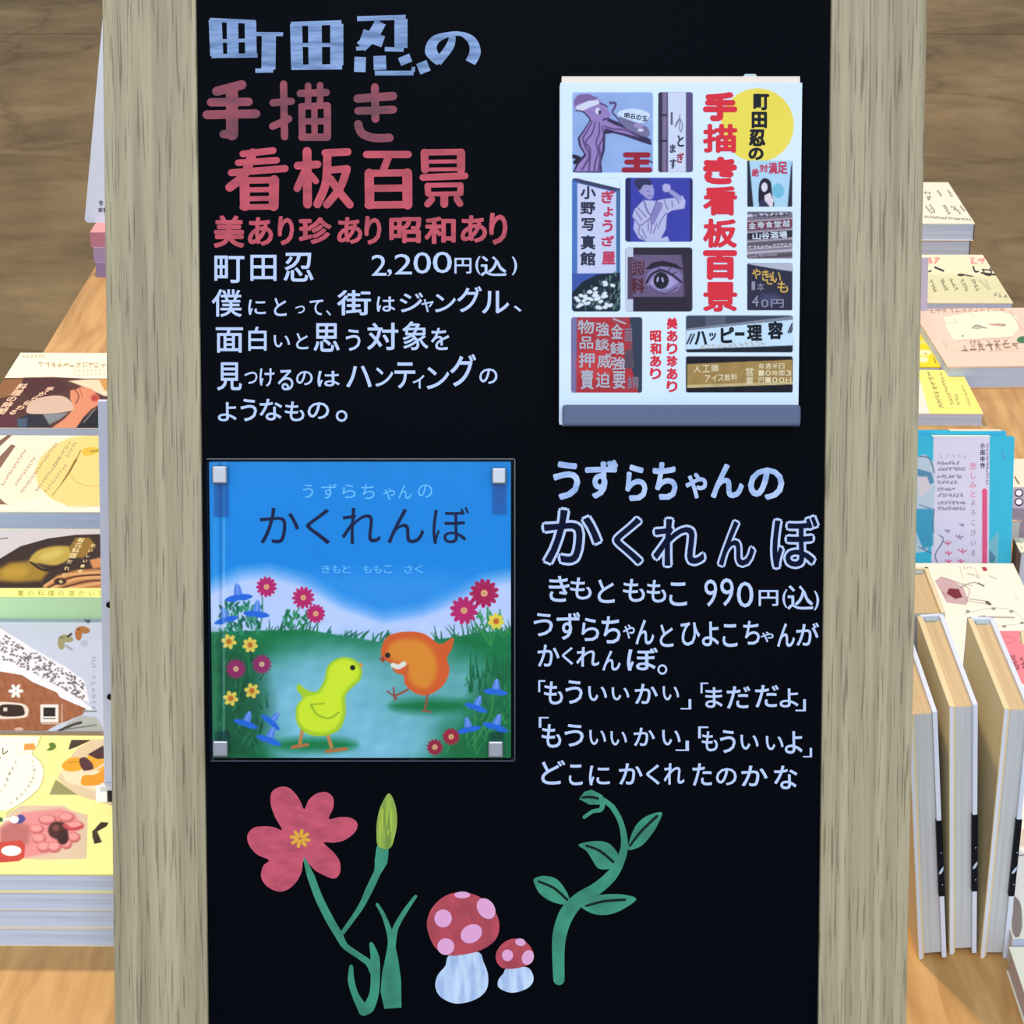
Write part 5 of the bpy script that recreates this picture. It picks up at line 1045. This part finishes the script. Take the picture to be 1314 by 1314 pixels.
book('paper_book', 'white book with a wide pale yellow paper band on the right', None, ur - .095, vn, .19, vf - vn, 0, h, (240, 228, 214), spine='B', paint=r5, res=RES)

# two turquoise books leaning back on a display easel
LEAN = math.radians(17)
def leaning(vbase, hbase, px_r, y_ref, th, ln, wd, name, label, band, front=True):
    Yl = (TP.Y * math.sin(LEAN) + Vector((0, 0, 1)) * math.cos(LEAN)); Zl = (-TP.Y * math.cos(LEAN) + Vector((0, 0, 1)) * math.sin(LEAN))
    Q = Plane(TP.moved(0, vbase, hbase).O, TP.X, Yl, Zl); ur = Q.hit(px_r, y_ref, th)[0]
    Q2 = Plane(Q.O + Q.X * (ur - wd / 2), Q.X, Q.Y, Q.Z)
    b = root(name, Q2, label, 'book', 'turquoise books leaning on a small easel'); x = wd / 2
    TQC = mat((66, 196, 228), .5, name='turquoise_cover')
    mb = MB(); mb.box(-x, x, 0, ln, th - .001, th, TQC); mb.box(-x, x, 0, ln, 0, .001, TQC); mb.box(-x, x, 0, .001, .001, th - .001, TQC); mb.build('cover', b)
    mb = MB(); mb.box(-x + .001, x - .002, .001, ln - .0015, .001, th - .001, PAGES); mb.build('page_block', b)
    return b, Q2, x
vbl = vat(1240, 722, .041)[1] + .045
TS8 = (1050, 420, 264 / 1020)
b6b, Q6b, x6 = leaning(vbl + .0145, .0, 1291, 556, .012, .136, .17, 'turquoise_book', 'turquoise book leaning just behind the banded turquoise one', None)
b6, Q6, x6 = leaning(vbl, .0, 1299.5, 640, .012, .136, .17, 'turquoise_book', 'turquoise book with white band and pink lettering leaning upright on the right', None)
S = Sheet(Q6, -x6, x6, 0, .136, .0122, 260, 210, (66, 196, 228)); S.T = TS8
S.poly([(572, 525), (850, 530), (846, 1200), (560, 1200)], (232, 226, 246), 2)
S.poly([(480, 640), (530, 630), (572, 670), (580, 800), (570, 900), (580, 1000), (540, 1110), (480, 1120)], (196, 216, 230), 5); S.poly([(490, 700), (560, 720), (575, 770), (500, 800)], (96, 150, 186), 4); S.poly([(490, 740), (540, 740), (560, 800), (500, 850)], (226, 216, 222), 4); S.poly([(480, 900), (570, 900), (570, 1080), (520, 1100), (480, 1000)], (72, 168, 200), 8)
S.line([(500, 640), (550, 650), (575, 720)], 5, (70, 90, 120)); S.line([(575, 900), (570, 1010), (620, 1050), (580, 1130), (605, 1190)], 5, (92, 110, 150)); S.line([(500, 1090), (560, 1120)], 5, (92, 110, 150)); S.line([(500, 880), (560, 900)], 4, (92, 120, 150))
S.poly([(574, 1010), (618, 1052), (582, 1110)], (236, 234, 242), 3)
for y, w_ in ((672, 700), (702, 735), (740, 715), (768, 690), (803, 680), (832, 720), (870, 735), (898, 730)): S.scrib((590, y), (w_, y), 17, (108, 106, 130), 4, y, .15)
S.scrib((600, 640), (740, 640), 24, (196, 190, 216), 4, 1); S.rect(812, 812, 838, 1200, (236, 96, 140), 2); S.ell(825, 812, 13, 13, (236, 96, 140), 2)
for x, y, q in ((640, 1070, 18), (700, 1040, 18), (645, 1120, 16), (715, 1110, 22), (640, 1010, 12), (712, 980, 10), (705, 1160, 16), (645, 1160, 14)):
    c = (226, 86, 130) if y > 1040 else (160, 110, 160); S.line([(x - q, y - q * .4), (x, y + q * .2), (x + q, y - q * .2)], 5, c); S.line([(x, y - q * .6), (x + 4, y + q * .6)], 5, c)
S.scrib((838, 575), (838, 780), 14, (110, 100, 130), 3, 8); S.poly([(850, 1060), (895, 1010), (890, 1200), (846, 1200)], (128, 196, 212), 3); S.poly([(848, 1100), (880, 1140), (870, 1165), (846, 1165)], (90, 140, 170), 4); S.scrib((912, 610), (928, 660), 12, (110, 150, 180), 3, 3)
S.T = (0, 0, 1)
pr = S.build('cover_print', b6); mb = MB(); PK = mat((236, 130, 160), .5, name='pink_title'); KK = mat((70, 70, 90), .5)
for i, ch in enumerate('小田中作'):
    x, y = tx(TS8, (803, 572 + i * 33, 0, 0))[:2]; put_quad(mb, Q6, .0125, ch, ((x, y), (x + 6, y), (x + 6, y + 7.6), (x, y + 7.6)), KK, .03)
for i, ch in enumerate('悲しみと'):
    x, y = tx(TS8, (748, 670 + i * 46, 0, 0))[:2]; put_quad(mb, Q6, .0125, ch, ((x, y), (x + 10, y), (x + 10, y + 10), (x, y + 10)), PK, .01)
for i, ch in enumerate('よろこびいま'):
    x, y = tx(TS8, (755, 850 + i * 50, 0, 0))[:2]; put_quad(mb, Q6, .0125, ch, ((x, y), (x + 7, y), (x + 7, y + 9), (x, y + 9)), mat((170, 120, 160), .5), -.005)
mb.build('cover_lettering', pr)
# white paper bands folded over the top edges
def band(b, x0, x1, ln, th, c=(226, 220, 214)):
    mb = MB(); mb.box(x0, x1, ln, ln + .0006, -.0004, th + .0004, mat(c, .5)); mb.build('paper_band', b)
def lu(Q, px, py, ln): return Q.hit(px, py, .006)[0]
band(b6, lu(Q6, 1196, 560, 0), lu(Q6, 1270, 560, 0), .136, .012, (238, 240, 226)); band(b6b, lu(Q6b, 1218, 547, 0), x6 - .004, .136, .012, (240, 236, 214))
# easel behind
Q = Plane(Q6b.O, Q6b.X, Q6b.Y, Q6b.Z); eas = root('book_easel', Plane(TP.moved(0, 0, 0).O + (Q6b.O - TP.O), TP.X, TP.Y, (0, 0, 1)), 'small dark wire easel propping up the turquoise books', 'easel')
WIRE = mat((46, 46, 50), .4, .6, name='dark_wire')
for sx in (-.05, .05):
    mb = MB(); s_, c_ = math.sin(LEAN), math.cos(LEAN); d = .0045
    mb.add([(sx - .003, .001 + d, 0), (sx + .003, .001 + d, 0), (sx + .003, .006 + d, 0), (sx - .003, .006 + d, 0), (sx - .003, .001 + d + .11 * s_, .11 * c_), (sx + .003, .001 + d + .11 * s_, .11 * c_), (sx + .003, .006 + d + .11 * s_, .11 * c_), (sx - .003, .006 + d + .11 * s_, .11 * c_)],
           [[0, 3, 2, 1], [4, 5, 6, 7], [0, 1, 5, 4], [1, 2, 6, 5], [2, 3, 7, 6], [3, 0, 4, 7]], WIRE); mb.build('upright', eas)
    mb = MB(); y1_ = .006 + d + .10 * s_; mb.add([(sx - .003, .075, 0), (sx + .003, .075, 0), (sx + .003, .08, 0), (sx - .003, .08, 0), (sx - .003, y1_, .1 * c_), (sx + .003, y1_, .1 * c_), (sx + .003, y1_ + .005, .1 * c_), (sx - .003, y1_ + .005, .1 * c_)],
           [[0, 3, 2, 1], [4, 5, 6, 7], [0, 1, 5, 4], [1, 2, 6, 5], [2, 3, 7, 6], [3, 0, 4, 7]], WIRE); mb.build('back_strut', eas)

# slivers of three books right of the turquoise ones
def r8(S):
    S.T = (1290, 560, 24 / 175); S.line([(90, 380), (125, 440)], 16, (130, 116, 100), 3); S.T = (0, 0, 1)
h = .03; vn = vat(1306, 626, h)[1]; book('paper_book', 'cream book with a thin brown mark, right of the turquoise books', None, vat(1302, 610, h)[0] + .02, vn, .062, .075, 0, h, (244, 226, 200), spine='B', paint=r8, res=RES)
h = .034; c0 = vat(1300, 652, h); CW = root('sticker_card', TP.moved(c0[0] + .03, c0[1] - .0, .0), 'grey card with two round black and white faces at the right edge', 'card')
mb = MB(); mb.box(-.03, .03, 0, .052, 0, h, mat((170, 158, 178), .5, name='grey_lilac_box')); mb.build('card_box', CW, .001)
CWP = TP.moved(c0[0] + .03, c0[1], 0)
mb = MB()
for cy in (632.5, 644):
    for rr_, m_, nn in ((5.6, mat((36, 28, 48), .5), h + .0003), (4.0, mat((232, 226, 236), .5), h + .0006)):
        P = []
        for k in range(16): t = -k * math.pi / 8; P.append(CWP.hit(1307.5 + rr_ * math.cos(t) * 1.0, cy + rr_ * math.sin(t) * .9, nn))
        mb.poly(P, nn, m_)
mb.build('round_stickers', CW)
h = .022; vn = vat(1306, 668, h)[1]; book('paper_book', 'peach-topped book with pale pages at the right edge beside the turquoise cover', None, vat(1311, 668, h)[0] - .018, vn, .036, vat(1304, 652, h)[1] - vn, 0, h, (242, 206, 176), spine='B', pages=mat((206, 214, 218), .7))
def r8b(S):
    r = random.Random(4); S.T = (0, 0, 1)
    for k in range(160): x, y = r.uniform(1296, 1320), r.uniform(688, 745); S.ell(x, y, 1.6, .9, r.choice([(190, 184, 140), (206, 196, 150), (180, 176, 160)]), 1, .8, r.uniform(0, 180))
h = .04; vf = vat(1306, 690, h)[1]; vn = max(vbl - .02, vat(1314, 745, h)[1]); book('paper_book', 'cream speckled book at the right edge beside the turquoise cover', None, vat(1304, 712, h)[0] + .055, vn, .10, vf - vn, 0, h, (240, 232, 208), spine='L', spine_color=(110, 84, 76), paint=r8b, res=RES)

# cream book with a pink skirt figure
def r7(S):
    S.T = (1050, 700, 264 / 1156)
    S.poly([(655, 200), (690, 175), (770, 205), (815, 235), (845, 310), (830, 335), (720, 320), (690, 260)], (206, 172, 172), 4); S.poly([(735, 240), (790, 245), (810, 290), (770, 300), (722, 270)], (122, 44, 50), 3, smooth=False); S.line([(700, 262), (722, 290)], 5, (150, 110, 110))
    S.line([(800, 235), (870, 208), (925, 225)], 5, (150, 140, 130)); S.line([(810, 215), (865, 225)], 4, (170, 160, 150)); S.line([(848, 300), (960, 315)], 5, (170, 160, 150)); S.line([(848, 312), (950, 330)], 4, (170, 160, 150)); S.line([(945, 318), (965, 330)], 14, (90, 84, 80)); S.line([(900, 212), (930, 228)], 8, (100, 96, 92)); S.line([(830, 310), (850, 250), (790, 210), (690, 178)], 4, (160, 140, 136))
    S.poly([(918, 122), (940, 120), (952, 140), (930, 145)], (168, 60, 64), 2); S.scrib((815, 125), (865, 125), 14, (190, 176, 160), 4, 1); S.scrib((835, 155), (910, 180), 14, (180, 166, 150), 4, 2); S.line([(795, 120), (812, 185)], 3, (190, 180, 170)); S.line([(880, 125), (905, 180)], 3, (190, 180, 170)); S.line([(960, 170), (1000, 188)], 4, (170, 160, 150)); S.scrib((1100, 265), (1125, 305), 12, (200, 190, 176), 3, 3)
    S.line([(820, 385), (980, 350), (1100, 370), (1150, 420)], 4, (200, 190, 176)); S.line([(900, 400), (1100, 405)], 10, (180, 172, 166), 4); S.line([(820, 430), (1000, 450), (1140, 440)], 4, (200, 190, 176))
    for x, y in ((840, 370), (985, 355), (1085, 370), (1145, 435), (1045, 455), (930, 400)): S.ell(x, y, 12, 8, (150, 142, 140), 3)
    S.poly([(960, 480), (1400, 480), (1400, 780), (1100, 780)], (236, 132, 142), 3); S.line([(1030, 520), (1060, 510), (1110, 530), (1060, 550), (1030, 530)], 4, (206, 108, 122)); S.ell(1165, 515, 34, 44, (226, 206, 166), 4); S.line([(1135, 490), (1140, 550)], 5, (120, 110, 96))
    S.scrib((1085, 615), (1115, 700), 16, (130, 70, 80), 5, 3, .1); S.scrib((1100, 612), (1125, 700), 16, (130, 70, 80), 5, 6, .1); S.scrib((1135, 630), (1160, 690), 18, (110, 60, 70), 6, 4, .1)
    S.T = (0, 0, 1)
h = .041; vf = vat(1240, 723, h)[1]; vn = vat(1280, 900, h)[1]; ur = vat(1300, 723, h)[0]
book('paper_book', 'cream book with a pink skirted figure drawing and pink band, lying before the turquoise books', None, ur - .085, vn, .17, vf - vn, 0, h, (250, 238, 218), spine='R', spine_color=(226, 190, 170), paint=r7, res=RES)
vR7 = vn

# hardcovers standing upright, fore-edges towards the customer
TOP_SHADE_PG = page_mat((212, 184, 142), 'page_tops_shade_tint', 0, 1100)  # page tops: warm light and shade put into the paper colour
def hardcover(label, px_r, py, lean, t, ht, dp, vfr, zref=0, jacket=(214, 220, 236), mark=True, inner=(226, 206, 160), base_px=None):
    """standing book, right cover's outer edge at pixel px_r on the table"""
    ur = TP.hit(px_r, py, zref)[0]; R_ = math.radians(-lean)
    X = TP.X * math.cos(R_) + Vector((0, 0, 1)) * (math.sin(R_)); Zu = Vector((0, 0, 1)) * math.cos(R_) - TP.X * math.sin(R_)
    # leaning to the left turns about the lower left corner
    b0 = TP.moved(ur - t * math.cos(R_), vfr, 0); Q = Plane(b0.O + X * (t / 2), X, TP.Y, Zu)
    b = root('hardcover_book', Q, label, 'book', 'hardcover books standing upright on the right'); x = t / 2; c = .0032; J = mat(jacket, .4, name='pale_jacket')
    I = mat(inner, .6, name='cream_endpaper')
    for s in (-1, 1):
        mb = MB(); a, d_ = sorted((s * x, s * (x - c))); mb.box(a, d_, 0 if s > 0 else .0012, dp, 0, ht, J if s > 0 else I)
        if s < 0: mb.box(a, d_, 0, .0012, 0, ht, J)
        cb = mb.build('cover_board', b, .0006)
        if mark and s == 1:
            mb = MB(); BK = mat((20, 22, 30), .4, name='black_print')
            z0, z1 = ht * .26, ht * .57
            mb.box(a - .0004, d_ + .0004, -.0004, .004, z0, z1, BK); mb.build('black_mark', cb, .0003)
            mb = MB(); mo = mat((190, 204, 224), .4, name='pale_moon')
            zc = ht * .38; P = [(-.0018, -.005), (0.0, -.0046), (.0016, -.002), (.0018, .001), (.0, -.001), (-.0013, -.003)]
            mb.add([((a + d_) / 2 + u * .9, -.0008, zc + v) for u, v in P], [list(range(len(P)))[::-1]], mo)
            for zz in (.44, .31): mb.add([((a + d_) / 2 + .0005 + .0005 * math.cos(k), -.0008, ht * zz + .0005 * math.sin(k)) for k in (0, 1.57, 3.14, 4.71)], [[0, 1, 2, 3]], mo)
            mb.build('moon_print', cb)
    mb = MB(); mb.box(-x, x, dp - c, dp, 0, ht, J); mb.build('spine', b, .0006)
    mb = MB(); mb.box(-x + c, x - c, .003, dp - c, .003, ht - .003, PAGES_UP); mb.build('page_block', b)
    mb = MB(); mb.box(-x + c + .0002, x - c - .0002, .0035, dp - c - .004, ht - .003, ht - .0026, TOP_SHADE_PG); mb.box(-x + c + .002, x - c - .002, dp - c - .004, dp - c, ht - .003, ht - .0015, mat((170, 186, 186), .5, name='headband')); mb.build('page_tops', b)
    mb = MB(); mb.box(-x + c, -x + c + .0008, .001, dp - c, .001, ht - .001, I); mb.build('endpaper', b)
    return b
vfr = vat(1240, 1230, 0)[1]
hardcover('leftmost upright hardcover, half hidden by the sign and leaning left', 1215, 1234, -6.3, .019, .191, .133, vfr - .002)
hardcover('middle upright hardcover with a black mark on its edge, leaning slightly left', 1254.5, 1230, -4.6, .0185, .193, .133, vfr + .004)
hardcover('rightmost upright hardcover with page tops tinted for warm shade, nearly straight', 1293, 1231, -0.3, .0185, .193, .133, vfr + .0)
hardcover('wider upright hardcover standing behind the middle one', 1224, 813, 0.0, .030, .193, .075, vfr + .14, zref=.193, jacket=(226, 208, 170), mark=False)

# large pale magazine and the white book in the lower right corner
def r10(S):
    S.T = (1270, 1160, 44 / 375)
    S.poly([(268, -80), (330, -20), (352, 100), (352, 260), (310, 372), (262, 340), (240, 240), (256, 60)], (150, 132, 122), 6, smooth=True)
    S.T = (0, 0, 1); S.line([(1302, 1098), (1330, 1096)], 1.5, (150, 130, 120)); S.ell(1312, 1075, 8, 12, (216, 196, 180), 4)
h = .024; ul = vat(1292, 1203, h)[0] + .004; vn = vat(1300, 1203, h)[1]
book('magazine', 'large pale magazine with a grey-brown shape, lying right of the standing hardcovers', None, ul + .12, vn, .24, min(.297, vR7 - vn - .004), 0, h, (248, 240, 226), spine='L', spine_color=(214, 206, 206), paint=r10, res=RES)
h = .020; ul = vat(1294, 1213, h)[0]; vf = vat(1294, 1207, h)[1]
vf = min(vf, vn - .003)
book('paper_book', 'white topped book cut off by the lower right corner of the photo', None, ul + .08, V0 + .006, .16, vf - V0 - .008, 0, h, (250, 246, 220), spine='R', pages=mat((206, 186, 180), .8))
